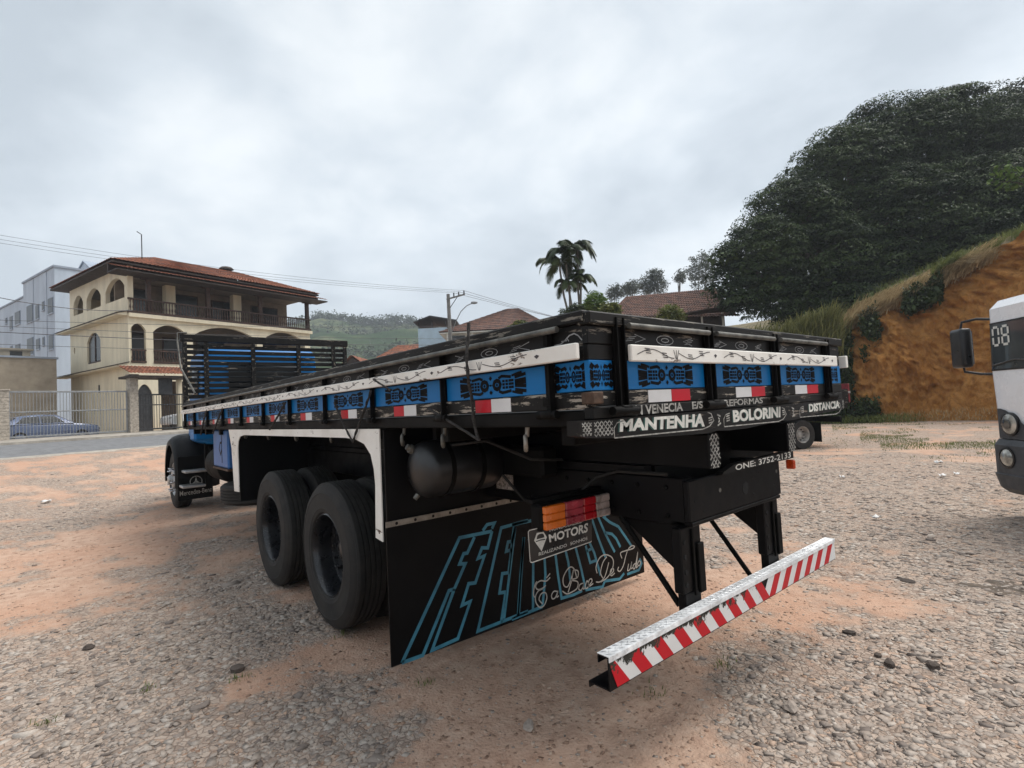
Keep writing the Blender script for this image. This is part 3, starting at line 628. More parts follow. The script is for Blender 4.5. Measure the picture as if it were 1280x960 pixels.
def lattice(y0, y1, z0, z1, X, st, wd, parent):
    w = MB(); fm_ = yz(X); n = int(((y1-y0)+(z1-z0))/st)+2
    for s_ in (1, -1):
        for k in range(-1, n+1):
            c = (y0 if s_ > 0 else y1)+s_*(k*st)-s_*(z1-z0)   # line y = c + s*(z-z0)*1
            pts = [(c+s_*(q*(z1-z0)), z0+q*(z1-z0)) for q in np.linspace(0, 1, 13)]; seg = [q for q in pts if y0 <= q[0] <= y1]
            if len(seg) > 1: w.ribbon([seg[0], seg[-1]], wd, fm_)
    return tag(w.build('painted_lattice', 'letter_dim', parent, recalc=False), kind='stuff')
lattice(1.275, 1.325, 1.487, 1.537, -.0368, .018, .0042, S); lattice(1.155, 1.262, 1.480, 1.537, -.0368, .022, .0042, S); lattice(-1.225, -1.19, 1.482, 1.537, -.0368, .018, .004, S)
# ---- bed floor, sills and chassis
MB().box(.03, LEN-.03, -1.21, 1.21, 1.532, 1.575).build('bed_floor', 'black_dusty', T)
for k in range(10): MB().box(.16+.93*k, .24+.93*k, -1.16, 1.16, 1.434, 1.514, .006).build('cross_sill', 'black_dusty', T)
for yc in (.38, -.47):
    L = MB().box(-.002, LEN, yc-.05, yc+.05, 1.266, 1.430, .006).build('long_sill', 'black_paint', T)
    lattice(yc-.045, yc+.045, 1.268, 1.428, -.0036, .03, .006, L)
for yc in (.43, -.43): MB().box(.118, 9.0, yc-.04, yc+.04, .985, 1.222, .008).box(.35, 8.7, yc-.03, yc+.03, 1.223, 1.265).box(.30, 9.0, yc-.06, yc-.041, .975, .984).build('chassis_rail', 'black_paint', T)
X_ = MB().box(.086, .116, -.485, .485, 1.012, 1.21, .006).box(.086, .20, -.47, .47, .992, 1.011, .003).build('rear_crossmember', 'black_paint', T)
MB().lathe([(.0, .0), (.032, .0), (.040, .006)], (.084, -.06, 1.105), (1, 0, 0), 20).build('tow_hole_disc', 'hole_black', X_)  # proud black disc, the shade inside the hole put into its colour
for a, b, r in ((.43, 1.11, .010), (.20, 1.13, .011), (.20, 1.06, .007), (.09, 1.15, .006), (-.15, 1.15, .006), (.36, 1.05, .006), (-.15, 1.06, .006), (-.29, 1.06, .005), (-.40, 1.08, .005), (-.44, 1.15, .011), (-.22, 1.17, .005), (.05, 1.05, .005)):
    MB().lathe([(0, 0), (r, 0), (r*1.1, .003)], (.0845, a, b), (1, 0, 0), 10).build('bolt_hole_disc', 'hole_black' if r < .0105 else 'tarnish', X_)  # disc colours carry the holes: black for their shade, pale for light through
W_ = MB().prism([(.23, 1.2135), (.12, 1.2135), (-.60, 1.2135), (-.60, 1.262), (.10, 1.252), (.22, 1.224)], yz(.05), yz(.085)).build('marker_bar', 'wood_black_y', T)
w1 = MB(); textquad(w1, 'ONE: 3752-2133', ((.10, 1.219), (-.56, 1.220), (-.56, 1.255), (.10, 1.248)), yz(.0485), .012); w1.build('lettering', 'letter_white', W_, recalc=False)
MB().box(.05, .10, -.625, -.60, 1.145, 1.20, .006).build('marker_lamp', 'lens_orange', T); MB().box(.34, .36, -.60, .385, 1.0, 1.43).build('gap_filler_plate', 'black_dusty', T); MB().box(.40, .43, -1.12, .37, 1.18, 1.433).build('gap_filler_beam', 'black_dusty', T)  # dark plate and beam added to block the pale gap under the bed
r_ = MB()
for k in range(4): r_.lathe([(0, -.001), (.035, -.001), (.045, .01), (.045, .09), (.035, .1), (0, .1)], (.22, .26-.115*k, .985), (0, -1, 0), 14)
r_.build('air_hose_coil', 'lens_red', T, 60)
# bumper supports, braces and bumper
for s_, ya, yb in ((1, .35, .525), (-1, -.50, -.325)):
    Lg = MB().box(.12, .172, ya, yb, .68, .99, .006).box(.124, .168, ya+.02, yb-.02, .49, .679, .004).build('bumper_support', 'black_paint', T)
    MB().box(.108, .119, ya+.075, ya+.09, .66, .975, .002).build('flange', 'black_dusty', Lg); MB().box(.102, .119, ya+.005, ya+.055, .665, .90, .003).build('slide_tube', 'black_dusty', Lg)
    MB().prism([(.173, .984), (.52, .984), (.173, .74)], xz(.45*s_), xz(.43*s_)).build('gusset', 'black_paint', Lg)
    for zc in (.92, .85, .78, .72): MB().lathe([(0, 0), (.011, 0), (.013, .004)], (.116, yb-.03, zc), (1, 0, 0), 10).build('bolt_hole_disc', 'hole_black', Lg)  # discs coloured black as the shade inside bolt holes
    MB().tube([(.52, .46*s_, .99), (.19, .46*s_, .60)] if s_ > 0 else [(.66, -.46, .97), (.28, -.46, .48)], .015, 8).build('brace_rod', 'black_dusty', T, 60)
bm_ = MB().box(.062, .068, -1.147, 1.147, .492, .612).box(.060, .118, -1.147, 1.147, .6135, .6215, .002).box(.112, .118, -1.147, 1.147, .588, .6130).box(.069, .172, -1.147, 1.147, .492, .498).box(.166, .172, -1.147, 1.147, .474, .4915)
BP = bm_.build('bumper', 'black_paint', T)
MB().box(.0585, .1175, -1.149, 1.149, .6225, .6255, .001).box(.056, .0598, -1.149, 1.149, .603, .6255, .001).build('tread_plate_cover', 'tread_plate', BP)
tp = MB()
for k in range(58):
    for j, xx in enumerate((.073, .089, .105)):
        c = 1.13-k*.039-(.0195 if j == 1 else 0); e_ = .013 if j != 1 else -.013
        tp.add([(xx-.010, c-e_, .6257), (xx-.002, c+.004, .6285), (xx+.010, c+e_, .6257), (xx+.002, c-.004, .6285)], [(0, 1, 2, 3)])
tag(tp.build('tread_lozenges', 'tarnish_lite', BP), kind='stuff')
pitch = 2.294/30
for k in range(30):
    a = 1.147-k*pitch; b = a-pitch; red = (k % 2 == 0); yv = -.13
    sh = (-.085 if (a+b)/2 > yv else .085)
    q = [(a, .497), (b, .497), (b-sh, .601), (a-sh, .601)] if False else [(min(1.146, a+sh*.5), .497), (b+sh*.5 if k < 29 else -1.146, .497), (b-sh*.5 if k < 29 else -1.146, .601), (min(1.146, a-sh*.5), .601)]
    q = [(min(1.146, max(-1.146, u)), w) for u, w in q]
    MB().prism(q, yz(.0595 if red else .0600), yz(.0617)).build('red_stripe' if red else 'white_stripe', 'stripe_red' if red else 'stripe_white', BP)
# ---- mud flap with the painted slogan
XF = 1.676
FL = MB().prism([(1.258, .084), (-1.235, .060), (-1.235, .912), (1.258, .912)], yz(XF), yz(XF+.012)).build('mud_flap', 'flap_rubber', T)
MB().box(XF-.007, XF-.001, .20, 1.262, .913, .948, .002).build('metal_strip', 'steel_strip', FL)
for k in range(8): MB().lathe([(0, 0), (.009, 0), (.011, .004)], (XF-.009, 1.19-.13*k, .930), (1, 0, 0), 10).build('bolt', 'hole_black', FL)
MB().box(XF+.016, XF+.03, -1.22, 1.24, .94, 1.505).build('splash_panel', 'flap_rubber', T)
def c2(p_): q = on(490+p_[0]/4.8, 640+p_[1]/4.8, X=XF-.002); return (q.y, q.z)
def c3(p_): q = on(640+p_[0]/5.644, 620+p_[1]/5.644, X=XF-.002); return (q.y, q.z)
fm = yz(XF-.002); w1 = MB(); TW = .023
for pl in ([(60, 905), (405, 155), (600, 115)], [(60, 905), (185, 860), (342, 472), (374, 462), (440, 310), (405, 312), (430, 250), (452, 246), (495, 150)],
           [(374, 462), (240, 830), (395, 760), (470, 537), (420, 560), (460, 430), (500, 425), (555, 262), (515, 280), (540, 215), (575, 215), (600, 115)], [(545, 112), (570, 76), (615, 66), (600, 100)],
           [(816, 50), (655, 95), (515, 715), (655, 660), (682, 480), (645, 486), (662, 370), (700, 364), (716, 226), (685, 236), (696, 180), (722, 176), (740, 90)], [(740, 90), (672, 640)], [(655, 660), (816, 595)], [(790, 150), (760, 612)]):
    w1.ribbon([c2(q) for q in pl], TW, fm)
for pl in ([(0, 205), (120, 178), (230, 152)], [(15, 210), (-8, 400)], [(85, 290), (60, 560), (42, 845)], [(0, 870), (130, 815), (215, 780)], [(118, 300), (150, 440), (148, 800)], [(228, 400), (236, 560), (215, 780)],
           [(300, 360), (325, 560), (350, 722), (440, 695), (495, 668)], [(375, 370), (398, 470), (412, 600)], [(448, 360), (490, 520), (520, 660)], [(520, 350), (552, 470), (590, 455)], [(545, 325), (580, 400), (625, 560)], [(525, 390), (560, 372)],
           [(565, 165), (610, 300), (660, 430)], [(608, 148), (660, 270), (725, 395)], [(700, 128), (665, 128), (648, 150), (690, 185), (750, 215), (795, 280), (845, 355)], [(655, 258), (705, 268), (735, 300), (765, 360)],
           [(520, 662), (640, 640), (655, 600), (760, 585), (792, 545)], [(812, 552), (895, 522), (915, 475), (900, 440)]):
    w1.ribbon([c3(q) for q in pl], TW, fm)
tag(w1.build('slogan_outline', 'teal_line', FL, recalc=False), kind='stuff')
def sm(pl, n=5):
    P = [Vector((*q, 0)) for q in pl]; o_ = []
    for i in range(len(P)-1):
        a, b, c, d = P[max(i-1, 0)], P[i], P[i+1], P[min(i+2, len(P)-1)]
        for k in range(n):
            t_ = k/n; o_.append(.5*((2*b)+(c-a)*t_+(2*a-5*b+4*c-d)*t_*t_+(3*b-a-3*c+d)*t_**3))
    o_.append(P[-1]); return [(q.x, q.y) for q in o_]
w1 = MB(); fm = yz(XF-.0035)
for pl in ([(242, 578), (268, 546)], [(268, 574), (240, 600), (205, 597), (178, 612), (166, 640), (182, 660), (215, 650), (238, 630)], [(215, 655), (185, 670), (166, 705), (168, 750), (195, 785), (225, 772), (245, 720), (235, 682), (205, 690), (190, 730), (215, 760)], [(175, 602), (160, 630), (150, 690), (160, 715)],
           [(320, 674), (295, 672), (278, 700), (285, 725), (305, 715), (322, 674), (315, 712), (330, 703)],
           [(455, 575), (440, 520), (415, 500), (385, 525), (360, 580), (365, 630), (390, 640), (410, 600), (428, 540)], [(432, 520), (418, 600), (395, 680)], [(432, 520), (465, 530), (460, 575), (415, 592), (462, 605), (458, 650), (420, 678), (385, 690), (355, 670)],
           [(500, 615), (478, 625), (470, 655), (485, 665), (500, 640), (506, 615), (501, 655), (513, 648)], [(513, 648), (528, 598), (541, 630), (525, 652), (515, 645)], [(535, 640), (562, 605), (560, 585), (545, 590), (538, 620), (548, 634), (572, 616)],
           [(682, 468), (655, 565), (622, 604), (592, 606)], [(600, 545), (592, 500), (615, 440), (655, 414), (700, 430), (715, 470), (700, 530), (668, 578), (625, 606)], [(640, 580), (624, 540), (640, 470), (668, 428)],
           [(690, 560), (715, 530), (712, 510), (698, 518), (692, 545), (702, 562), (724, 543)], [(752, 500), (745, 522), (762, 530), (785, 490), (800, 430), (812, 390)], [(775, 440), (765, 402), (800, 386), (850, 371), (863, 356), (845, 351), (820, 372)],
           [(822, 478), (815, 525), (832, 515), (843, 468), (839, 510), (852, 504)], [(870, 474), (855, 490), (855, 512), (868, 502), (886, 398), (876, 500), (886, 494)], [(896, 455), (885, 480), (895, 492), (906, 470), (896, 455)]):
    w1.ribbon([c3(q) for q in sm(pl)], .0098, fm)
tag(w1.build('script_lettering', 'script_cream', FL, recalc=False), kind='stuff')
# ---- tail lamp and dealer plate
TL = MB().box(.585, .665, .478, .985, .992, 1.122, .012).build('tail_lamp', 'black_dusty', T)
for nm, a, b, mt in (('amber_lens', .972, .832, 'lens_amber'), ('red_lens', .829, .70, 'lens_pink'), ('red_lens', .697, .602, 'lens_red'), ('clear_lens', .599, .492, 'lens_clear')):
    l_ = MB()
    for k in range(3): l_.box(.560+.003*(k % 2), .586, b, a, 1.000+.0385*k, 1.0375+.0385*k, .005)
    l_.build(nm, mt, TL)
MB().box(.64, .70, .42, .98, 1.123, 1.14).build('lamp_bracket', 'black_dusty', TL)
dq = [(1.035, .868), (.600, .870), (.585, 1.012), (1.045, 1.012)]
DPL = MB().prism([(1.03, .852), (.605, .866), (.60, .872), (.588, 1.0), (.595, 1.008), (1.035, 1.012), (1.046, 1.004), (1.04, .858)], yz(.612), yz(.616)).build('dealer_plate', 'plate_black', T)
w1 = MB(); fm = yz(.6108)
w1.ribbon([(1.04, .860), (1.03, .855), (.608, .869), (.603, .873)], .005, fm); w1.ribbon([(1.042, .862), (1.044, 1.003), (1.036, 1.009), (.60, 1.005)], .004, fm)
textquad(w1, 'MOTORS', ((.908, .925), (.630, .924), (.620, .972), (.913, .965)), fm, .03); textquad(w1, 'REALIZANDO', ((.985, .876), (.79, .881), (.788, .897), (.984, .892)), fm, .01); textquad(w1, 'SONHOS', ((.765, .882), (.635, .885), (.633, .901), (.763, .898)), fm, .01)
textquad(w1, 'MUNDODIESEL', ((.905, .977), (.672, .980), (.670, .996), (.905, .994)), fm, .02)
w1.add([fm(*q) for q in ((1.01, .955), (.99, .988), (.945, .985), (.925, .955), (.965, .895))], [(0, 1, 2, 3, 4)]); tag(w1.build('plate_print', 'letter_white', DPL, recalc=False), kind='stuff')
w1 = MB(); fm2 = yz(.6098); w1.add([fm2(*q) for q in ((.995, .958), (.988, .975), (.975, .980), (.955, .979), (.945, .972), (.942, .958))], [(0, 1, 2, 3, 4, 5)]); w1.ribbon([(1.0, .948), (.968, .95), (.937, .947)], .005, fm2); w1.build('plate_emblem_shade', 'plate_black', DPL, recalc=False)
MB().box(.62, .66, .80, .84, 1.0, 1.03).build('plate_hanger', 'black_dusty', T)
# ---- air tank with straps
TK = MB().lathe([(0, .018), (.06, .015), (.12, 0), (.155, -.025), (.17, -.06), (.17, -.50), (.155, -.535), (.1, -.56), (0, -.57)], (1.46, 1.15, 1.262), (0, 1, 0), 36).build('air_tank', 'tank_black', T, 40)
for yv in (1.0, .78): MB().lathe([(.171, -.014), (.177, -.014), (.177, .014), (.171, .014)], (1.46, yv, 1.262), (0, 1, 0), 32).box(1.44, 1.48, yv-.02, yv+.02, 1.42, 1.51).build('strap', 'black_dusty', TK, 40)
MB().lathe([(0, .05), (.018, .05), (.022, .03), (.028, .028), (.028, 0)], (1.52, 1.135, 1.375), (.1, .8, .5), 12).build('valve', 'tarnish', TK, 40); MB().lathe([(0, .03), (.014, .03), (.016, 0)], (1.5, 1.13, 1.11), (0, .7, -.7), 10).build('drain_plug', 'tarnish', TK, 40)
s1, s2 = on(620, 592, Y=.472), on(642, 613, Y=.472); MB().box(s2.x, s1.x, .4705, .4725, s2.z, s1.z).build('data_sticker', 'sticker', T)
MB().box(.95, 1.5, .48, .62, 1.18, 1.36, .02).build('valve_box', 'black_dusty', T)
for pts in ([(1.3, 1.0, 1.40), (1.1, .9, 1.42), (.95, .7, 1.30), (.9, .5, 1.28)], [(1.35, .62, 1.2), (1.2, .55, 1.02), (.9, .5, .99), (.6, .49, 1.02)], [(.66, .6, 1.14), (.62, .52, 1.2), (.5, .49, 1.235), (.2, .48, 1.235)], [(.30, .3, .99), (.24, .1, .955), (.25, -.15, .95), (.32, -.35, .98)]): MB().tube([Vector(a).lerp(Vector(b), f) for a, b in zip(pts[:-1], pts[1:]) for f in (0, .33, .66)]+[Vector(pts[-1])], .009, 6).build('air_hose', 'tyre', T, 60)
bl = MB()
for k in range(16):
    for zz_ in (1.03, 1.17): bl.lathe([(.013, 0), (.013, .008), (.007, .012), (0, .012)], (.22+.17*k, .4705, zz_), (0, 1, 0), 6)
tag(bl.build('rail_bolts', 'black_dusty', T), kind='stuff')
# ---- white wheel-arch trim
outer = [(1.737, .818), (1.727, 1.512), (5.72, 1.512), (5.60, 1.30), (5.52, .80), (5.30, .81), (5.30, 1.30), (5.27, 1.38), (5.18, 1.435), (5.02, 1.452), (2.25, 1.452), (2.08, 1.443), (1.95, 1.415), (1.86, 1.35), (1.822, 1.26), (1.81, 1.16), (1.835, .83)]
MB().prism(outer, xz(1.254), xz(1.246)).build('arch_trim', 'rail_white', T)
MB().box(1.74, 5.6, 1.15, 1.2, 1.445, 1.513).build('arch_backing', 'black_dusty', T)
MB().box(5.33, 5.35, -1.2, 1.235, .70, 1.515).build('splash_panel', 'flap_rubber', T)
# ---- wheels
def tyre_profile(R, r, w):
    o_ = [(r, -.02), (r+.012, -.006), (r+.03, -.004), (r+.04, .001), (r+.05, -.001), (r+.09, .004), (r+.15, -.001), (r+.155, .002), (r+.165, -.003), (R-.035, -.010), (R-.022, -.022), (R-.018, -.026), (R-.012, -.026), (R, -.040)]
    a = -.040; n = 4; step = (w-.08)/(n+1)
    for k in range(n):
        a -= step; o_ += [(R+.002, a+.007), (R-.014, a+.005), (R-.014, a-.005), (R+.002, a-.007)]
    o_ += [(R, -(w-.040)), (R-.022, -(w-.022)), (R-.035, -(w-.010)), (r+.09, -w-.004), (r+.03, -w+.004), (r, -(w-.02))]
    return o_
def wheel(parent, x, yo, s_, R=.548, r=.315, w=.275, front=False, rimmat='rim_black', z=None, name='tyre', axis=None, c=None, nuts=True):
    z = R if z is None else z; c = c or (x, yo, z); ax = axis or (0, s_, 0)
    ty = MB().lathe(tyre_profile(R, r, w), c, ax, 72).build(name, 'tyre', parent, 35)
    if front: pr = [(r, -.02), (r-.012, -.01), (r-.02, -.03), (r-.05, -.07), (r-.08, -.06), (r-.13, -.02), (r-.15, .01), (.09, .02), (.085, .07), (.06, .085), (0, .09)]
    else: pr = [(r, -.02), (r-.010, -.014), (r-.018, -.03), (r-.026, -.075), (r-.030, -.16), (r-.06, -.175), (.20, -.168), (.13, -.165), (.10, -.16), (.085, -.13), (.07, -.12), (0, -.118)]
    rm = MB().lathe(pr, c, ax, 40).build('rim', rimmat, ty, 35)
    A = Vector(ax).normalized(); u = A.orthogonal().normalized(); v_ = A.cross(u); nm = MB()
    for k in range(10):
        q = 2*math.pi*k/10; d = (u*math.cos(q)+v_*math.sin(q))
        if front: nm.lathe([(.020, -.02), (.020, .035), (.012, .10), (0, .105)], Vector(c)+d*(r-.10)+A*(-.03), A, 8)
        else: nm.lathe([(.018, 0), (.018, .03), (.011, .032), (.011, .05), (0, .05)], Vector(c)+d*.155+A*(-.168), A, 6)
    if nuts: tag(nm.build('wheel_nuts', 'chrome' if front else 'rim_black', ty, 40), kind='stuff')
    return ty
for xw in (2.775, 4.225):
    for s_ in (1, -1):
        wheel(T, xw, 1.232*s_, s_); wheel(T, xw, .92*s_, s_, nuts=False)
    MB().tube([(xw, -.8, .548), (xw, -.3, .548), (xw, 0, .548), (xw, .3, .548), (xw, .8, .548)], [.07, .08, .17, .08, .07], 14).build('axle', 'black_dusty', T, 60)
    for s_ in (1, -1): MB().prism([(xw-.62, .93), (xw, .70), (xw+.62, .93), (xw+.62, .97), (xw, .80), (xw-.62, .97)], xz(.50*s_), xz(.41*s_)).build('leaf_spring', 'black_dusty', T)
for s_ in (1, -1): wheel(T, 10.85, (1.17 if s_ > 0 else -1.25), s_, front=True, rimmat='alu')
MB().tube([(10.85, 1.0, .55), (10.85, -1.1, .55)], .06, 10).build('axle', 'black_dusty', T, 60)
wheel(T, 0, 0, 1, name='spare_tyre', axis=(0, 0, -1), c=(6.65, .62, .50), nuts=False)
# ---- tool box, cab, front end
TBX = MB().box(6.45, 7.33, .72, 1.12, .985, 1.50, .02).build('tool_box', 'box_blue', T)
MB().box(6.43, 7.35, .70, 1.13, .955, .983, .004).build('shelf', 'rust_steel', TBX); MB().ribbon([(6.78, 1.43), (6.78, 1.24), (6.86, 1.16), (6.94, 1.24), (6.88, 1.32), (6.78, 1.33), (6.78, 1.05)], .03, xz(1.1215)).build('painted_mark', 'ornament_black', TBX, recalc=False)
MB().lathe([(0, 0), (.2, .005), (.26, .03), (.27, .06), (.27, .9), (.2, .96), (0, .97)], (7.5, .78, .95), (1, 0, 0), 28).build('fuel_tank', 'black_dusty', T, 40)
def bevelbox(name, x0, x1, y0, y1, z0, z1, bev, seg, mat, parent, taper=None):
    bm = bmesh.new(); bmesh.ops.create_cube(bm, size=1)
    for v in bm.verts:
        tx, ty = (taper or (1, 1)) if v.co.z > 0 else (1, 1)
        v.co = Vector(((x0+x1)/2+v.co.x*(x1-x0)*tx, (y0+y1)/2+v.co.y*(y1-y0)*ty, (z0+z1)/2+v.co.z*(z1-z0)))
    bmesh.ops.bevel(bm, geom=list(bm.edges), offset=bev, segments=seg, profile=.6, affect='EDGES'); bmesh.ops.recalc_face_normals(bm, faces=bm.faces)
    me = bpy.data.meshes.new(name); bm.to_mesh(me); bm.free()
    for p_ in me.polygons: p_.use_smooth = True
    me.set_sharp_from_angle(angle=math.radians(50)); me.materials.append(MAT[mat]); return link(name, me, parent)
glass('truck_glass', (.02, .025, .03))
CB = bevelbox('cab', 9.25, 10.85, -1.20, .92, 1.22, 2.96, .20, 4, 'cab_blue', T, (.93, .94))
bevelbox('rear_window', 9.265, 9.30, -.75, .48, 2.18, 2.66, .012, 1, 'truck_glass', CB); bevelbox('side_window', 9.7, 10.6, .885, .912, 2.12, 2.62, .01, 1, 'truck_glass', CB); bevelbox('side_window', 9.7, 10.6, -1.19, -1.165, 2.12, 2.62, .01, 1, 'truck_glass', CB); bevelbox('windscreen', 10.80, 10.83, -1.0, .72, 2.1, 2.68, .01, 1, 'truck_glass', CB)
MB().box(9.2, 9.6, .35, 1.06, 1.30, 1.46, .05).build('cab_corner', 'cab_blue', CB)
HD = bevelbox('hood', 10.86, 12.45, -.72, .44, 1.0, 2.02, .16, 4, 'cab_blue', T, (.96, .84)); bevelbox('grille', 12.44, 12.5, -.6, .32, 1.05, 1.8, .02, 2, 'black_dusty', HD); bevelbox('front_bumper', 12.3, 12.55, -1.3, 1.05, .55, .85, .05, 2, 'rail_white', T)
for s_, ya, yb in ((1, .50, 1.22), (-1, -1.32, -.78)):
    vs = []; fs = []; n = 22; prof = [(.0, .60), (.0, .70), (.10, .765), (.3, .79), (.62, .79), (.80, .775), (.92, .74), (1.0, .68), (1.0, .60)]
    for i in range(n+1):
        a = math.radians(-8+200*i/n)
        for q, r_ in prof:
            yv = ya+(yb-ya)*(q if s_ > 0 else 1-q); vs.append((10.85+math.cos(a)*r_*1.0, yv, .58+math.sin(a)*r_*1.06))
    k = len(prof)
    for i in range(n):
        for j in range(k-1): fs.append((i*k+j, i*k+j+1, (i+1)*k+j+1, (i+1)*k+j))
    MB().add(vs, fs).build('front_fender', 'black_paint', T, 50)
FM = MB().box(9.93, 9.945, .66, 1.215, .235, 1.02, .003).build('front_mud_flap', 'flap_rubber', T); fm = yz(9.9285)
w1 = MB(); textquad(w1, 'Mercedes-Benz', ((1.19, .315), (.68, .335), (.68, .415), (1.19, .405)), fm, .004); tag(w1.build('lettering', 'letter_dim', FM, recalc=False), kind='stuff'); w1 = MB(); w1.ribbon([(.93+.095*math.cos(k*math.pi/12), .55+.095*math.sin(k*math.pi/12)) for k in range(24)], .014, fm, True)
for k in range(3):
    a = math.pi/2+k*2*math.pi/3; w1.add([fm(.93+r_*math.cos(b), .55+r_*math.sin(b)) for r_, b in ((.09, a), (.02, a+1.05), (0, a), (.02, a-1.05))], [(0, 1, 2, 3)])
tag(w1.build('star_emblem', 'letter_dim', FM, recalc=False), kind='stuff')
for zc, a, b in ((.76, .78, 1.16), (.50, .84, 1.2)):
    MB().box(9.55, 9.90, a, b, zc-.022, zc+.022, .02).build('cab_step', 'alu', T); MB().box(9.60, 9.66, a-.05, a-.005, zc, 1.30).build('step_hanger', 'black_dusty', T)
# ---- headboard behind the cab
HB = MB().box(8.70, 8.78, -1.53, 1.30, 2.955, 3.075, .008).build('headboard', 'wood_black_y', T)
for k in range(10): z0 = 2.015+.0925*k; MB().box(8.742, 8.772, -1.50, 1.26, z0, z0+.064, .004).build('slat', 'wood_black_y', HB)
MB().box(8.742, 8.772, -1.50, 1.26, 1.58, 1.985, .004).build('lower_panel', 'wood_black_y', HB)
for yv in (1.24, .93, .20, -.58, -1.24, -1.47): MB().box(8.70, 8.741, yv-.035, yv+.035, 1.58, 2.953, .004).build('post', 'wood_black_x', HB)
pb = on(244, 492, Y=1.30); MB().tube([(8.72, 1.20, 3.10), (8.70, 1.335, 3.09), (8.69, 1.34, 2.95), (8.5, 1.33, 2.5), tuple(pb)], .014, 8).build('grey_pipe', 'tarnish', T, 60)
# ---- rope hooks under the side beam
for i, x in enumerate((.40, 1.06, 1.50, 1.98, 2.60, 3.40, 4.22, 5.1)):
    r_ = .03; pts = [(x, 1.20, 1.52), (x, 1.205, 1.475)]+[(x+r_*math.sin(a)*(-.6), 1.215+r_*math.sin(a)*.5, 1.445+r_*math.cos(a)) for a in np.linspace(0, 4.4, 9)]
    MB().tube(pts, .010, 7).build('rope_hook', 'tarnish' if i else 'steel_strip', T, 60)
# ---- ropes tied over the side: loose things of their own
def rope(pts, r, label, Y=1.33):
    P = [on(a, b, Y=(c[0] if c else Y)) for a, b, *c in pts]; Q = []
    for i in range(len(P)-1):
        n = max(2, int((P[i+1]-P[i]).length/.02))
        for k in range(n): Q.append(P[i].lerp(P[i+1], k/n)+Vector((random.uniform(-1, 1), random.uniform(0, 1), random.uniform(-1, 1)))*.0015)
    Q.append(P[-1]); mb = MB()
    n = len(Q)
    for ph in (0, math.pi):                                  # two twisted strands
        mb.tube([q+Vector((math.cos(i*.9+ph), math.sin(i*.9+ph)*.6, math.sin(i*.9+ph)*.5))*r*.55 for i, q in enumerate(Q)], r*.72, 6)
    o = mb.build('rope', 'rope_black', None, 60, base=tuple(P[0])); tag(o, label, 'rope', 'ropes tied over the truck side'); return o
rope([(586, 404, 1.29), (585, 425, 1.31), (583, 446), (585, 470), (590, 500, 1.29), (593, 530, 1.27), (598, 550, 1.26)], .008, 'frayed black rope hanging straight down over the white rail near the rear corner')
rope([(536, 511, 1.27), (560, 526, 1.27), (585, 541, 1.265), (599, 550, 1.265)], .008, 'short black rope slanting across the side beam to the hanging rope')
rope([(467, 474), (488, 488, 1.325)], .007, 'short black rope lying slanted across the white rail above the arch trim')
rope([(464, 488, 1.29), (456, 512, 1.28), (446, 538, 1.27), (441, 553, 1.265)], .008, 'black rope slanting down leftwards to the hook over the right end of the white arch')
rope([(418, 503, 1.28), (428, 527, 1.275), (440, 551, 1.265)], .008, 'black rope slanting down rightwards to the hook over the right end of the white arch')
rope([(357, 503, 1.29), (347, 521, 1.28), (337, 537, 1.27)], .009, 'black rope slanting down the side over the left part of the white arch')
rope([(279, 509, 1.30), (272, 526, 1.28), (266, 542, 1.27)], .011, 'black rope tied down the truck side above the blue tool box')
rope([(259, 512, 1.30), (254, 528, 1.28), (251, 543, 1.27)], .011, 'black rope on the truck side nearest the front wheel')

# ================================================================== houses across the road
plain('cream_wall', (.74, .665, .50), .9, var=.07, sc=1.6, bmp=.2, bsc=30, stretch=(1, 1, .22)); plain('inner_wall', (.21, .17, .13), .9, var=.12, sc=1.5, bmp=.1); plain('brown_wood', (.055, .024, .014), .55, var=.3, sc=6, bmp=.3)  # inner wall tone is darkened, veranda shade put into its colour
plain('dark_eave', (.035, .022, .016), .7, var=.3, sc=3, bmp=.2); plain('roof_tile', (.26, .095, .05), .85, var=.35, sc=3.5, bmp=.3, bsc=12, c2=(.10, .045, .03)); plain('roof_tile_old', (.125, .060, .043), .9, var=.35, sc=2.5, bmp=.3, bsc=12, c2=(.05, .03, .026))
plain('grey_blue_wall', (.46, .53, .61), .85, var=.06, sc=.6, bmp=.1, c2=(.39, .45, .53), stretch=(1, 1, .3)); plain('grey_wall', (.30, .35, .42), .85, var=.08, sc=.7, bmp=.1); plain('beige_wall', (.37, .32, .25), .95, var=.12, sc=1.2, bmp=.3, bsc=12)
plain('stone_pillar', (.42, .37, .31), .9, var=.2, sc=9, bmp=.5, bsc=25); plain('galv', (.30, .31, .32), .5, .5, var=.12, sc=6, bmp=.1); plain('dark_metal', (.05, .052, .056), .6, .3, var=.2, bmp=.1); plain('pale_blue_wall', (.45, .58, .68), .85, var=.06, sc=1, bmp=.1)
plain('concrete_pole', (.20, .195, .185), .9, var=.15, sc=3, bmp=.2); plain('white_paint', (.72, .74, .77), .25, var=.03, bmp=0, coat=.4); plain('white_wall', (.66, .65, .6), .9, var=.08, sc=2, bmp=.1); plain('wire', (.07, .07, .075), .6, bmp=0)
glass('window_glass', (.03, .035, .04), .35); glass('dark_pane', (.008, .009, .010), .25)
RZ = math.atan2(U2.y, U2.x)
def phit(px, py, org, d):
    """ray of a photo pixel on the upright plane through org along d -> (s, z)"""
    r = CF*CAM['f']+CR*(px-640)-CU*(py-480); n = Vector((-d.y, d.x)); t_ = (Vector((org[0]-CP.x, org[1]-CP.y))).dot(n)/(r.x*n.x+r.y*n.y); P = CP+r*t_
    return (P.x-org[0])*d.x+(P.y-org[1])*d.y, P.z
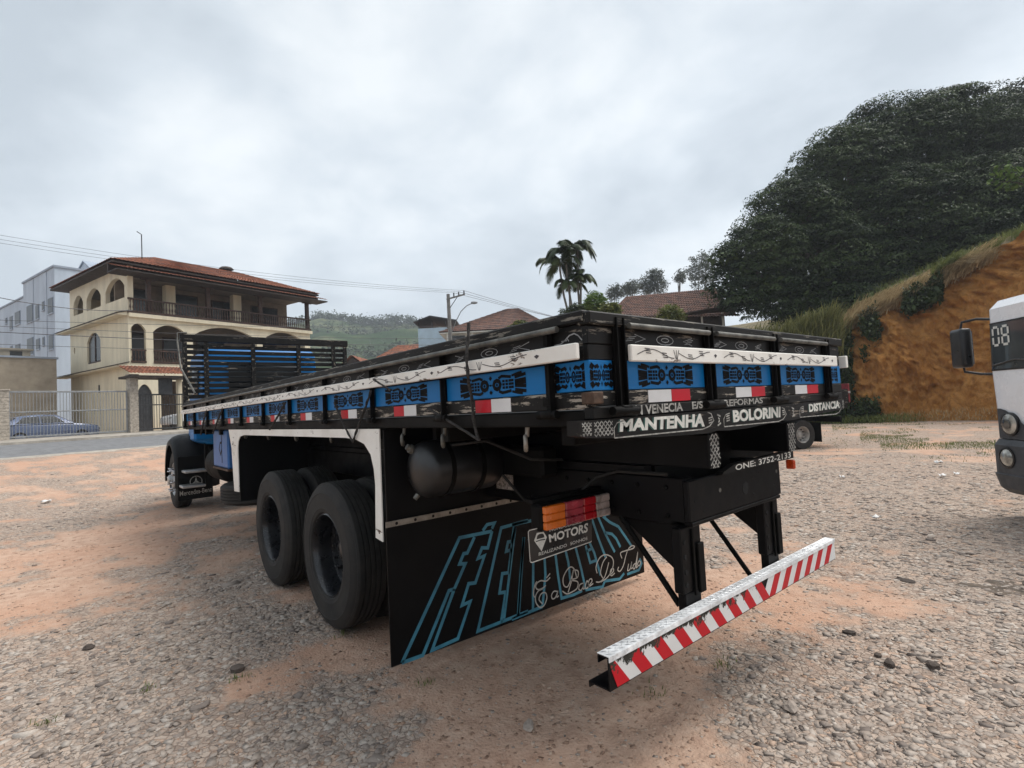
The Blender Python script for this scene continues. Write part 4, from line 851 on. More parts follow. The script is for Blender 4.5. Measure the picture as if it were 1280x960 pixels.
def arcwall(mb, a0, a1, z0, z1, ops, fa, fb, n=10):
    """wall strip with arched openings (a, b, sill, spring, top)"""
    cur = a0
    for a, b, zs, zp, zt in sorted(ops):
        if a > cur: mb.prism([(cur, z0), (a, z0), (a, z1), (cur, z1)], fa, fb)
        if zs > z0: mb.prism([(a, z0), (b, z0), (b, zs), (a, zs)], fa, fb)
        arc = [(a+(b-a)*k/n, zp+(zt-zp)*math.sin(math.pi*k/n)**.75) for k in range(n+1)] if zt > zp else [(a, zp), (b, zp)]
        mb.prism([(a, z1)]+arc+[(b, z1)], fa, fb); cur = b
    if cur < a1: mb.prism([(cur, z0), (a1, z0), (a1, z1), (cur, z1)], fa, fb)
    return mb
def tiles(mb, p00, p10, p11, p01, cols, rows, h=.06):
    """sheet of half-round clay tiles; p00-p10 along the eave, p01-p11 at the ridge"""
    p00, p10, p11, p01 = [Vector(q) for q in (p00, p10, p11, p01)]; nn = (p10-p00).cross(p01-p00).normalized()
    if nn.z < 0: nn = -nn
    n = cols*4; vs = []; fs = []
    for j in range(rows):
        for e_, lift in ((j/rows, .5*h), ((j+1)/rows, 0)):
            a = p00.lerp(p01, e_); b = p10.lerp(p11, e_)
            for i in range(n+1): vs.append(a.lerp(b, i/n)+nn*(lift+h*abs(math.cos(i*math.pi/4+.4))))
    k = n+1
    for r in range(2*rows-1):
        for i in range(n): fs.append((r*k+i, r*k+i+1, (r+1)*k+i+1, (r+1)*k+i))
    return mb.add(vs, fs)
def baluster_row(mb, fm, a0, a1, z0, z1, step=.17):
    n = int((a1-a0)/step)
    for k in range(n+1):
        c = a0+(a1-a0)*(k+.5)/(n+1); q = fm(c, 0); mb.lathe([(.03, z0), (.022, z0+.1), (.05, z0+.32*(z1-z0)), (.022, z0+.6*(z1-z0)), (.035, z0+.85*(z1-z0)), (.025, z1)], (q[0], q[1], 0), (0, 0, 1), 6)
    return mb

# ---- three-storey cream house with verandas
HO = Vector((38.001, -.212)); H = empty('cream_house', (HO.x, HO.y, 1.28), RZ, 'three storey cream house with arched verandas, dark balustrades and clay tile roof', 'house')
fx = lambda y: (lambda a, z: (a, y, z)); fy = lambda x: (lambda a, z: (x, a, z))
w = MB()
arcwall(w, 0, 12.6, 0, 4.1, [(.35, 1.25, 0, 2.2, 2.9), (1.7, 3.3, 0, 3.1, 3.1), (4.2, 7.8, 0, 2.6, 3.1), (8.6, 12.1, 0, 2.6, 3.1)], fx(0), fx(.25))
arcwall(w, 0, 12.6, 4.1, 7.2, [(.10, .93, 4.2, 6.25, 6.65), (1.34, 3.27, 4.2, 6.2, 6.70), (3.69, 8.13, 4.2, 6.15, 6.88), (8.57, 12.13, 4.2, 6.2, 6.95)], fx(0), fx(.25))
arcwall(w, .251, 9.65, 0, 4.1, [], fy(0), fy(.25)); arcwall(w, .251, 9.65, 4.1, 7.2, [(4.29, 6.55, 4.66, 6.1, 6.68), (8.75, 9.0, 5.65, 5.95, 6.05)], fy(0), fy(.25))
arcwall(w, .251, 9.65, 7.2, 10.35, [(.45, 3.34, 8.27, 9.0, 9.66), (4.12, 6.55, 8.27, 9.0, 9.63), (7.16, 8.94, 8.27, 9.0, 9.6)], fy(0), fy(.25))
w.box(0, .30, 0, .25, 7.2, 10.35).box(.26, 12.6, 9.4, 9.65, 0, 10.3).box(12.35, 12.6, .26, 9.39, 0, 7.2)
w.build('wall', 'cream_wall', H)
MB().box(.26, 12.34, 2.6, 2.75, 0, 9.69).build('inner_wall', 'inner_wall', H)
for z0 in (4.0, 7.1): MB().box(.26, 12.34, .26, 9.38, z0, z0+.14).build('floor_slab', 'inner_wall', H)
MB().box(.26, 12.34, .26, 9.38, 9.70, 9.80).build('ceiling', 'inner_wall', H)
for a, b, z0, z1 in ((.9, 1.9, 4.2, 6.4), (3.0, 4.4, 4.9, 6.2), (5.2, 7.0, 4.2, 6.4), (9.2, 11.2, 4.9, 6.2), (1.2, 2.2, 7.3, 9.3), (3.6, 5.2, 7.3, 9.3), (6.3, 7.6, 7.9, 9.2), (9.3, 11.4, 7.9, 9.2)):
    f = MB().box(a-.08, b+.08, 2.52, 2.597, z0-.05, z1+.08).build('door_frame', 'brown_wood', H); MB().box(a, b, 2.50, 2.519, z0, z1).build('pane', 'dark_pane', f)
for z0, nm in ((7.08, 'ledge'), (3.96, 'ledge')): MB().prism([(-.55, z0+.02), (-.55, z0+.10), (-.003, z0+.26), (-.003, z0)], lambda a, z: (a, -.02, z), lambda a, z: (a, 10.6, z)).build(nm, 'cream_wall', H); MB().prism([(-.62, z0+.105), (-.62, z0+.14), (-.004, z0+.32), (-.004, z0+.265)], lambda a, z: (a, -.1, z), lambda a, z: (a, 10.7, z)).build('ledge_tiles', 'dark_eave', H)
for a, b in ((.10, .93), (1.34, 3.27), (3.69, 8.13), (8.57, 12.13)):
    q = MB().box(a, b, -.06, .04, 4.95, 5.04).box(a, b, -.06, .04, 4.22, 4.34); baluster_row(q, fx(-.01), a, b, 4.34, 4.95); tag(q.build('balustrade', 'brown_wood', H), kind='stuff')
q = MB().box(-.05, 12.62, -.16, -.05, 8.08, 8.17).box(-.05, 12.62, -.16, -.05, 7.24, 7.40); baluster_row(q, fx(-.105), 0, 12.6, 7.4, 8.08); tag(q.build('balustrade', 'brown_wood', H), kind='stuff')
MB().box(-.02, 12.7, -.22, -.003, 7.0, 7.23).build('veranda_edge', 'cream_wall', H)
for a in (1.15, 4.75, 8.5, 12.45): MB().box(a-.12, a+.12, -.04, .19, 7.25, 9.75).box(a-.4, a+.4, .0, .14, 9.45, 9.52).build('post', 'brown_wood', H)
for a in (3.1, 7.65): MB().box(a-.3, a+.3, 1.6, 2.1, 7.25, 9.69).build('pillar', 'cream_wall', H)
for a, z0, z1 in ((5.4, 4.66, 6.6), ): 
    f = MB().box(.10, .16, 4.29, 6.55, 4.66, 6.68).build('window', 'dark_pane', H); MB().box(.06, .099, 5.38, 5.46, 4.66, 6.6).box(.06, .099, 4.29, 6.55, 4.66, 4.78).build('window_frame', 'brown_wood', f)
MB().box(.1, .16, 8.75, 9.0, 5.6, 6.05).build('window', 'dark_pane', H); MB().box(-.01, -.002, 4.5, 4.75, 2.65, 3.15).build('window', 'dark_pane', H)
MB().box(.06, .1, .35, 1.25, 0, 2.9).build('door', 'dark_pane', H) if False else MB().box(.35, 1.25, .1, .16, 0, 2.85).build('door', 'dark_metal', H)
r = MB(); E0 = 10.30; RD = 12.30
tiles(r, (-.95, -.35, E0), (13.4, -.35, E0), (9.3, 4.8, RD), (3.6, 4.8, RD), 62, 18); tiles(r, (-.95, 10.4, E0), (-.95, -.35, E0), (3.6, 4.8, RD), (3.6, 4.8, RD), 40, 14)
tiles(r, (13.4, -.35, E0), (13.4, 10.4, E0), (9.3, 4.8, RD), (9.3, 4.8, RD), 40, 14); tiles(r, (13.4, 10.4, E0), (-.95, 10.4, E0), (3.6, 4.8, RD), (9.3, 4.8, RD), 50, 14)
rf = r.build('roof', 'roof_tile', H, recalc=False)
MB().box(-.9, 13.35, -.30, 10.35, E0-.14, E0-.03).build('eave', 'dark_eave', rf)
r = MB(); tiles(r, (-1.0, -1.25, 9.66), (13.5, -1.25, 9.66), (13.5, .25, 10.12), (-1.0, .25, 10.12), 64, 5); sk_ = r.build('veranda_roof', 'roof_tile', H, recalc=False)
MB().box(-.98, 13.48, -1.22, .2, 9.52, 9.60).box(-.98, 13.48, .0, .12, 9.6, 10.1).build('eave', 'dark_eave', sk_)
MB().tube([(1.6, 2, 10.6), (1.6, 2, 12.9), (1.3, 1.9, 13.0)], .03, 6).build('antenna', 'dark_metal', H); 
MB().lathe([(.0, .22), (.4, .15), (.55, .0), (.5, -.02), (.1, .06)], (8.6, 4.8, 12.42), (0, 0, 1), 12).tube([(8.6, 4.8, 12.2), (8.6, 4.8, 12.6)], .1, 6).build('chimney_cowl', 'dark_eave', rf)

# ---- grey-blue apartment block behind
aq = at(71, hrz(71), 47); AO = Vector((aq.x, aq.y)); A_ = empty('apartment_block', (AO.x, AO.y, 1.3), RZ, 'grey blue apartment block with small windows behind the cream house', 'building')
zt = phit(71, 332, AO, V2)[1]-1.3; st = phit(29, 360, AO, V2)[0]
w = MB().box(0, 14, 0, st, 0, zt, 0).build('wall', 'grey_blue_wall', A_); MB().box(-.1, 14.1, -.1, st+.1, zt, zt+.18).build('parapet', 'grey_wall', A_)
MB().box(1.1, 14, st+.01, st+30, 0, zt-.5).build('wall', 'grey_blue_wall', A_); MB().box(1.0, 14.1, st+.11, st+30, zt-.49, zt-.33).build('parapet', 'grey_wall', A_)
for pxx in (59, 42.5): s_ = phit(pxx, 400, AO, V2)[0]; MB().box(-.03, -.002, s_-.05, s_+.05, 0, zt-.02).build('wall_joint', 'grey_wall', A_)
def awin(x0, y0, x1, y1, org, off):
    a, z1 = phit(x1, y0, org, V2); b, z0 = phit(x0, y1, org, V2); z1 = phit((x0+x1)/2, y0, org, V2)[1]; z0 = phit((x0+x1)/2, y1, org, V2)[1]
    f = MB().box(off-.05, off-.004, a-.06, b+.06, z0-1.36, z1-1.24).build('window', 'grey_wall', A_); MB().box(off-.075, off-.051, a, b, z0-1.3, z1-1.3).build('pane', 'window_glass', f); MB().box(off-.12, off-.051, a-.1, b+.1, z0-1.45, z0-1.365).build('sill', 'grey_blue_wall', f)
for q in ((34.5, 382, 41.5, 402), (45.5, 381.5, 49, 398), (53.5, 377.5, 55.8, 387), (61, 373, 66.5, 391), (35, 423, 42, 443), (46, 424, 50, 436), (54, 422, 56, 431), (62, 419, 67, 436)): awin(*q, AO, 0)
AO2 = AO+U2*1.1
for q in ((19.5, 390, 25.5, 405), (13, 396, 16, 411), (7.3, 398, 9.2, 404), (20, 431, 25.5, 444), (13.5, 433, 16, 443)): awin(*q, AO2, 1.1)
pq = at(118, hrz(118), 60); PQ = empty('rooftop_room', (pq.x, pq.y, 1.3), RZ, 'small pale rooftop room with a gable above the apartment block', 'building')
zr = phit(118, 338, Vector((pq.x, pq.y)), U2)[1]-1.3
MB().prism([(0, 0), (5, 0), (5, zr), (2.2, zr+1.3), (0, zr)], lambda a, z: (0.0, a, z), lambda a, z: (6.0, a, z)).build('wall', 'grey_blue_wall', PQ); MB().prism([(-.2, zr), (2.2, zr+1.38), (5.2, zr), (5.2, zr+.08), (2.2, zr+1.5), (-.2, zr+.1)], lambda a, z: (-.15, a, z), lambda a, z: (6.2, a, z)).build('roof', 'grey_wall', PQ)
# ---- beige neighbour wall with a small tank
bq = at(72, hrz(72), 34.5); BO = Vector((bq.x, bq.y)); BW = empty('beige_building', (BO.x, BO.y, 1.3), RZ, 'plain beige rendered low building left of the cream house', 'building')
zb = phit(72, 449, BO, U2)[1]-1.3; MB().box(-20, 0, 0, 5, 0, zb).build('wall', 'beige_wall', BW); MB().box(-20.1, .08, -.08, 5.1, zb, zb+.12).build('coping', 'grey_wall', BW); MB().box(-2.6, -1.0, 1.2, 2.4, zb+.121, zb+.62).box(-2.75, -.85, 1.1, 2.5, zb+.62, zb+.72).build('water_tank', 'beige_wall', BW); MB().box(-2.0, -1.4, 1.19, 1.198, zb+.2, zb+.55).build('hatch', 'dark_pane', BW)
# ---- boundary fence: pillars, sliding gate, front railing
def sF(px, py=520): return phit(px, py, (F0.x, F0.y), U2)[0]
def fpill(px0, px1, z1, label):
    a, b = sF(px0), sF(px1); o = empty('gate_pillar', lp((a+b)/2, 0, 1.30), RZ, label, 'pillar', 'pillars of the boundary gate'); h = (b-a)/2
    n = int((z1-1.3)/.16)
    for k in range(n): MB().box(-h+.006*(k % 2), h-.006*((k+1) % 2), -.22, .22, .16*k+.004, .16*(k+1)-.006, .008).build('stone_course', 'stone_pillar', o)
    MB().box(-h+.02, h-.02, -.2, .2, 0, n*.16-.01).build('core', 'stone_pillar', o); MB().box(-h-.03, h+.03, -.26, .26, n*.16, n*.16+.06, .01).build('cap', 'stone_pillar', o); return o
fpill(-16, 10, 3.55, 'pale stone gate pillar at the left edge of the picture'); fpill(160.5, 171.5, 4.35, 'tall pale stone gate pillar under the small tile awning')
def railing(px0, px1, z0, z1, zm, label, mat, step, name):
    a, b = sF(px0), sF(px1); o = empty(name, lp(a, 0, 1.30), RZ, label, 'gate' if 'gate' in name else 'fence'); L_ = b-a
    MB().box(0, L_, -.03, .03, z0-1.3, z0-1.22, .005).build('bottom_rail', mat, o); MB().box(0, L_, -.03, .03, z1-1.38, z1-1.3, .005).build('top_rail', mat, o); MB().box(.061, L_-.061, -.03, .03, zm-1.33, zm-1.27, .005).build('middle_rail', mat, o)
    for c in (0, L_-.06): MB().box(c, c+.06, -.028, .028, z0-1.219, z1-1.381, .004).build('end_post', mat, o)
    n = int(L_/step); br = MB().box(-.011, .011, -.011, .011, z0-1.21, z1-1.39).build('bar', mat, o); br.location.x = step
    for k in range(2, n): c = br.copy(); SC.collection.objects.link(c); c.location.x = k*step
    return o
railing(10.5, 159.5, 1.36, 3.53, 2.55, 'long grey barred sliding gate between two stone pillars', 'galv', .125, 'sliding_gate'); railing(172.5, 236, 1.40, 3.35, 2.75, 'dark barred railing in front of the cream house entrance', 'dark_metal', .13, 'front_fence')
MB().box(0, .05, -.05, -.031, 0, .9).build('gate_latch', 'galv', None) if False else None
# small tile awning over the entrance
aw = empty('tile_awning', lp(sF(156), 0, 4.35), RZ, 'small clay tile awning over the entrance railing', 'awning'); r = MB(); La = sF(236)-sF(156)
tiles(r, (0, -.75, .0), (La, -.75, .0), (La, .9, .55), (0, .9, .55), 18, 5, .07); r.build('tiles', 'roof_tile', aw, recalc=False); MB().box(.05, La-.05, -.7, .88, -.16, -.04).build('frame', 'dark_eave', aw); MB().box(.35, .6, .5, .8, -3.05, -.165).build('support', 'cream_wall', aw); MB().box(La-.3, La-.1, .5, .8, -3.05, -.165).build('support', 'cream_wall', aw)
pnl = empty('dark_panel', lp(sF(205), -.25, 3.3), RZ, 'dark hanging board beneath the tile awning', 'board'); MB().box(-.35, .35, -.03, .03, 0, 1.0, .02).build('board', 'dark_metal', pnl); MB().tube([(0, 0, 1.0), (0, .1, 1.1)], .02, 6).build('hook', 'dark_metal', pnl)
# ---- parked cars behind the fence
plain('car_bluegrey', (.10, .13, .22), .3, .2, var=.08, sc=2, bmp=0, coat=.5); plain('lamp_glass', (.5, .5, .5), .15, var=.1, bmp=0)
def car(name, loc, rz, label, mat, L=4.2, Wd=1.7, Hh=1.42):
    o = empty(name, loc, rz, label, 'car'); h = Wd/2
    def loft(secs, nm, mt):
        vs = []; fs = []; k = len(secs[0][1])
        for x, pts in secs: vs += [(x, y_, z_) for y_, z_ in pts]
        for i in range(len(secs)-1):
            for j in range(k): fs.append((i*k+j, i*k+(j+1) % k, (i+1)*k+(j+1) % k, (i+1)*k+j))
        fs += [tuple(range(k)), tuple(range((len(secs)-1)*k, len(secs)*k))]; return MB().add(vs, fs).build(nm, mt, o, 40)
    def ring(wd, z0, z1, r=.12): return [(-wd, z0+.05), (-wd*1.0, z0+.3), (-wd*.985, z1-r), (-wd*.90, z1-.03), (-wd*.5, z1), (wd*.5, z1), (wd*.90, z1-.03), (wd*.985, z1-r), (wd, z0+.3), (wd, z0+.05)]
    f = L/4.2
    loft([(0, ring(h*.82, .35, .70)), (.08*f, ring(h*.93, .25, .80)), (.6*f, ring(h*.99, .2, .90)), (1.3*f, ring(h, .2, .97)), (2.4*f, ring(h, .2, .98)), (3.4*f, ring(h, .2, .99)), (4.05*f, ring(h*.96, .25, .96)), (4.2*f, ring(h*.86, .35, .82))], 'body', mat)
    def cr(wd, z1): return [(-h*.97, .95), (-wd, z1-.06), (-wd*.8, z1), (wd*.8, z1), (wd, z1-.06), (h*.97, .95)]
    loft([(1.15*f, cr(h*.93, 1.0)), (1.85*f, cr(h*.78, Hh-.03)), (2.6*f, cr(h*.78, Hh)), (3.3*f, cr(h*.76, Hh-.06)), (3.95*f, cr(h*.9, 1.02))], 'cabin', mat)
    for s_ in (1, -1):
        MB().add([(1.55*f, s_*h*.955, 1.0), (2.5*f, s_*h*.965, 1.0), (2.5*f, s_*h*.80, Hh-.09), (1.95*f, s_*h*.80, Hh-.10)], [(0, 1, 2, 3)]).build('side_window', 'dark_pane', o); MB().add([(2.58*f, s_*h*.965, 1.0), (3.5*f, s_*h*.955, 1.0), (3.2*f, s_*h*.80, Hh-.12), (2.58*f, s_*h*.80, Hh-.09)], [(0, 1, 2, 3)]).build('side_window', 'dark_pane', o)
        for x in (.85*f, 3.35*f):
            ty = MB().lathe([(.18, -.02), (.2, .0), (.28, .0), (.31, -.03), (.31, -.17), (.28, -.2)], (x, s_*(h+.005), .31), (0, s_, 0), 24).build('tyre', 'tyre', o, 40); MB().lathe([(.185, -.02), (.17, -.03), (.1, -.01), (0, -.005)], (x, s_*(h+.005), .31), (0, s_, 0), 16).build('rim', 'alu', ty, 40)
        MB().box(-.005*f, .12*f, s_*h*.45, s_*h*.80, .60, .74, .03).build('headlight', 'lamp_glass', o); MB().box(4.08*f, 4.215*f, s_*h*.5, s_*h*.82, .68, .86, .03).build('tail_light', 'lens_red', o)
    MB().add([(1.27*f, -h*.8, 1.03), (1.27*f, h*.8, 1.03), (1.80*f, h*.68, Hh-.07), (1.80*f, -h*.68, Hh-.07)], [(0, 1, 2, 3)]).build('windscreen', 'dark_pane', o); MB().add([(3.92*f, -h*.75, 1.06), (3.92*f, h*.75, 1.06), (3.42*f, h*.68, Hh-.12), (3.42*f, -h*.68, Hh-.12)], [(0, 1, 2, 3)]).build('rear_window', 'dark_pane', o)
    return o
s1_ = phit(118, 520, (F0.x+V2.x*1.7, F0.y+V2.y*1.7), U2)[0]; q = lp(s1_, 1.7, 1.02); car('parked_car', q, RZ+math.pi, 'blue grey car parked behind the long sliding gate', 'car_bluegrey', 4.0)
s1_ = phit(207, 520, (F0.x+V2.x*1.6, F0.y+V2.y*1.6), U2)[0]; q = lp(s1_, 1.6, 1.33); car('parked_car', q, RZ, 'white car parked behind the dark railing beside the truck cab', 'white_paint', 4.1)

# ---- houses seen over the truck
def hiphouse(name, label, px0, px1, pye, pyr, D, dep, mat_w, mat_r, rz, ridge=(.35, .65), base=1.3, over=.7, cols=40, rows=12):
    """hip-roofed house whose eave runs px0..px1 at height pye, ridge at height pyr"""
    a = at(px0, hrz(px0), D); b = at(px1, hrz(px1), D); L_ = (b-a).length; rz = math.atan2(b.y-a.y, b.x-a.x)
    ze = at((px0+px1)/2, pye, D).z-base; zr = at((px0+px1)/2, pyr, D+dep/2).z-base
    o = empty(name, (a.x, a.y, base), rz, label, 'house')
    MB().box(over, L_-over, over, dep-over, 0, ze-.02).build('wall', mat_w, o); r = MB(); y0 = 0
    R0, R1 = (L_*ridge[0], dep/2, zr), (L_*ridge[1], dep/2, zr)
    tiles(r, (0, 0, ze), (L_, 0, ze), R1, R0, cols, rows); tiles(r, (0, dep, ze), (0, 0, ze), R0, R0, int(cols*.6), rows); tiles(r, (L_, 0, ze), (L_, dep, ze), R1, R1, int(cols*.6), rows); tiles(r, (L_, dep, ze), (0, dep, ze), R0, R1, cols, rows)
    rf = r.build('roof', mat_r, o, recalc=False); MB().box(.05, L_-.05, .05, dep-.05, ze-.14, ze-.03).build('eave', 'dark_eave' if mat_w != 'white_wall' else 'white_wall', rf); return o, L_, ze
o, L_, ze = hiphouse('brown_roof_house', 'house with dark brown hip roof and cream walls beyond the truck bed', 553, 695, 411, 386, 48, 10, 'white_wall', 'roof_tile_old', RZ, (.62, .72), cols=46)
for a, b in ((.9, 2.3), (3.2, 6.6), (7.4, 8.4)):
    f = MB().box(a-.06, b+.06, .63, .697, ze-1.5, ze-.25).build('window', 'white_wall', o); MB().box(a, b, .60, .629, ze-1.44, ze-.3).build('pane', 'dark_pane', f)
for a in (.75, 3.0, 6.9): MB().box(a-.08, a+.08, .2, .4, 0, ze-.15).build('post', 'white_wall', o)
o, L_, ze = hiphouse('terracotta_house', 'low house with worn orange clay roof between the headboard and the pale blue house', 446, 560, 459, 431, 62, 9, 'beige_wall', 'roof_tile', RZ, (.40, .95), cols=44)
gq = at(424, hrz(424), 58); g = empty('gable_house', (gq.x, gq.y, 1.3), math.atan2((at(460, 480, 58)-gq).y, (at(460, 480, 58)-gq).x), 'small brown gabled roof just right of the headboard', 'house'); z0 = at(440, 458, 58).z-1.3; z1 = at(440, 444, 58).z-1.3
MB().box(.5, 2.7, .4, 7, 0, z0-.05).build('wall', 'beige_wall', g); r = MB(); tiles(r, (0, 0, z0-.1), (0, 7.5, z0-.1), (1.6, 7.5, z1), (1.6, 0, z1), 26, 6); tiles(r, (3.2, 7.5, z0-.1), (3.2, 0, z0-.1), (1.6, 0, z1), (1.6, 7.5, z1), 26, 6); r.build('roof', 'roof_tile', g, recalc=False); MB().prism([(.4, z0-.04), (2.8, z0-.04), (1.6, z1-.15)], lambda a, z: (a, .25, z), lambda a, z: (a, .35, z)).build('gable', 'dark_eave', g)
bq = at(527, hrz(527), 55); b2 = at(563, hrz(563), 55); B_ = empty('pale_blue_house', (bq.x, bq.y, 1.3), math.atan2((b2-bq).y, (b2-bq).x), 'pale blue house with a dark metal canopy behind the utility pole', 'house'); L_ = (b2-bq).length; zw = at(545, 409, 55).z-1.3; zc = at(545, 402, 55).z-1.3
MB().box(0, L_, 0, 6, 0, zw).build('wall', 'pale_blue_wall', B_); MB().prism([(-.35, zc), (L_*.45, zc+.55), (L_+1.1, zc), (L_+1.1, zc+.1), (L_*.45, zc+.68), (-.35, zc+.1)], lambda a, z: (a, -.4, z), lambda a, z: (a, 6.4, z)).build('canopy', 'dark_metal', B_)
for a in (.1, L_*.5, L_-.1): MB().box(a-.05, a+.05, .1, .2, zw+.001, zc+.04).build('post', 'dark_metal', B_)
# long red tile roof on the right
rq = at(768, hrz(768), 38); r2 = at(925, hrz(925), 36); R_ = empty('red_roof_house', (rq.x, rq.y, 1.3), math.atan2((r2-rq).y, (r2-rq).x), 'house with long weathered red tile roof left of the big tree', 'house'); L_ = (r2-rq).length
zl, zh = at(775, 397, 38).z-1.3, at(918, 396, 36).z-1.3; zL, zH = at(795, 369, 41).z-1.3, at(908, 357, 39).z-1.3; r = MB(); tiles(r, (-.3, 0, zl), (L_+.2, 0, zh-.0), (L_-.6, 3.6, zH), (1.2, 3.6, zL), 44, 14, .07); tiles(r, (L_+.2, 7.2, zh), (-.3, 7.2, zl), (1.2, 3.6, zL), (L_-.6, 3.6, zH), 44, 8, .07); rf = r.build('roof', 'roof_tile_old', R_, recalc=False)
MB().box(-.25, L_+.15, .04, .14, zl-.22, zl-.05).build('fascia', 'dark_eave', rf); MB().box(.5, L_-.5, .9, 6.3, 0, zl-.06).build('wall', 'dark_eave', R_)
for a in (1.5, 4.0, 6.3, L_-.7): MB().box(a-.06, a+.06, .25, .37, 0, zl-.03).build('post', 'white_wall', R_)
MB().prism([(L_*.55, zl-.35), (L_+.6, zl+.05), (L_+.6, zl+.13), (L_*.55, zl-.27)], lambda a, z: (a, -1.2, z), lambda a, z: (a, -.05, z)).build('lean_to', 'dark_eave', R_)
# ---- utility pole, street lamp arm and wires
P0_ = at(567, hrz(567), 44); zp = at(567, 366, 44).z; PO = empty('utility_pole', (P0_.x, P0_.y, 1.2), 0, 'concrete utility pole with crossarm and curved street lamp arm', 'pole'); cr2 = Vector((CR.x, CR.y, 0)).normalized(); dpt = Vector((CF.x, CF.y, 0)).normalized()
MB().tube([(0, 0, 0), (0, 0, zp-1.2)], [.2, .14], 10).build('post', 'concrete_pole', PO, 60); ca = (cr2*1.45+dpt*-1.0); z_ = zp-1.6
MB().tube([-.1*ca+Vector((0, 0, z_)), ca+Vector((0, 0, z_+.1))], .07, 6).build('crossarm', 'concrete_pole', PO)
for k in (.35, .65, .97): MB().tube([ca*k+Vector((0, 0, z_+.06)), ca*k+Vector((0, 0, z_+.42))], .06, 6).build('insulator', 'dark_metal', PO)
MB().tube([Vector((0, 0, z_-.9)), ca*.55+Vector((0, 0, z_))], .03, 6).build('stay', 'dark_metal', PO)
la = [cr2*a+Vector((0, 0, b)) for a, b in ((.15, zp-4.4), (.6, zp-3.4), (1.0, zp-2.7), (1.5, zp-2.25), (2.0, zp-2.05))]; LA = MB().tube(la, .04, 6).build('lamp_arm', 'galv', PO, 60); MB().lathe([(0, -.3), (.1, -.25), (.13, 0), (.07, .25), (0, .27)], cr2*2.15+Vector((0, 0, zp-2.03)), cr2, 10).build('lamp_head', 'galv', LA, 60)
def cable(p, q, sag, r, label, n=24):
    p, q = Vector(p), Vector(q); mb = MB(); mb.tube([p.lerp(q, i/n)-Vector((0, 0, sag*4*(i/n)*(1-i/n))) for i in range(n+1)], r, 5)
    o = mb.build('power_line', 'wire', None, 60, base=tuple(p)); tag(o, label, 'wire', 'overhead wires'); return o
top = Vector((P0_.x, P0_.y, 0))
for k, (py0, lab) in enumerate(((281, 'topmost thin overhead wire from the sky at left to the pole crossarm'), (287, 'second overhead wire from the sky at left to the pole crossarm'), (292, 'third overhead wire from the sky at left to the pole crossarm'))):
    cable(at(-120, py0-8, 30), top+ca*(.35, .65, .97)[2-k]+Vector((0, 0, z_+1.62)), .6, .010, lab)
    cable(top+ca*(.35, .65, .97)[2-k]+Vector((0, 0, z_+1.62)), at(900, (440, 436, 432)[k], 60), .5, .016, ('uppermost', 'middle', 'lowest')[k]+' wire running right from the pole crossarm')
for (a, b, D0, c, d, D1, lab) in ((-60, 358, 24, 165, 388, 31, 'thick sagging cable in front of the arched top windows of the cream house'), (-60, 398, 27, 700, 405, 45, 'upper of the thin wires crossing the cream house at mid height'), (-60, 405, 26, 720, 422, 45, 'second thin wire crossing the cream house at mid height'), (-60, 412, 26, 640, 430, 45, 'thicker wire crossing the cream house at mid height'), (-60, 428, 26, 640, 436, 45, 'lowest wire crossing the cream house above the beige building')):
    cable(at(a, b, D0), at(c, d, D1), .35, .012 if 'thick' not in lab else .02, lab)

# ================================================================== vegetation
def rot_frame(n, rng, up=.6):
    """random leaf frames: normals lean upward by 'up'"""
    nrm = rng.normal(size=(n, 3)); nrm /= np.linalg.norm(nrm, axis=1)[:, None]; nrm[:, 2] = np.abs(nrm[:, 2])+up; nrm /= np.linalg.norm(nrm, axis=1)[:, None]
    a = rng.normal(size=(n, 3)); u = np.cross(nrm, a); u /= np.linalg.norm(u, axis=1)[:, None]; return u, np.cross(nrm, u), nrm
def leaf_mesh(name, P, size, mat, parent, rng, tint, aspect=.45, up=.5, droop=.0, nrm=None):
    n = len(P)
    if nrm is None: u, v, w = rot_frame(n, rng, up)
    else:
        w = nrm+rng.normal(size=(n, 3))*.45; w[:, 2] += .25; w /= np.linalg.norm(w, axis=1)[:, None]; a = rng.normal(size=(n, 3)); u = np.cross(w, a); u /= np.linalg.norm(u, axis=1)[:, None]; v = np.cross(w, u)
    u = u.copy(); u[:, 2] -= droop; L = (size*(.6+.8*rng.random(n)))[:, None]
    A = P-u*L*.5; B = P+v*L*aspect*.5-u*L*.05; C = P+u*L*.5-np.array([0, 0, 1])*L*.12; D = P-v*L*aspect*.5-u*L*.05
    V = np.stack([A, B, C, D], 1).reshape(-1, 3); F = np.arange(4*n).reshape(n, 4)
    return npmesh(name, V, F, mat, parent, attrs={'tint': ('POINT', np.repeat(tint, 4))})
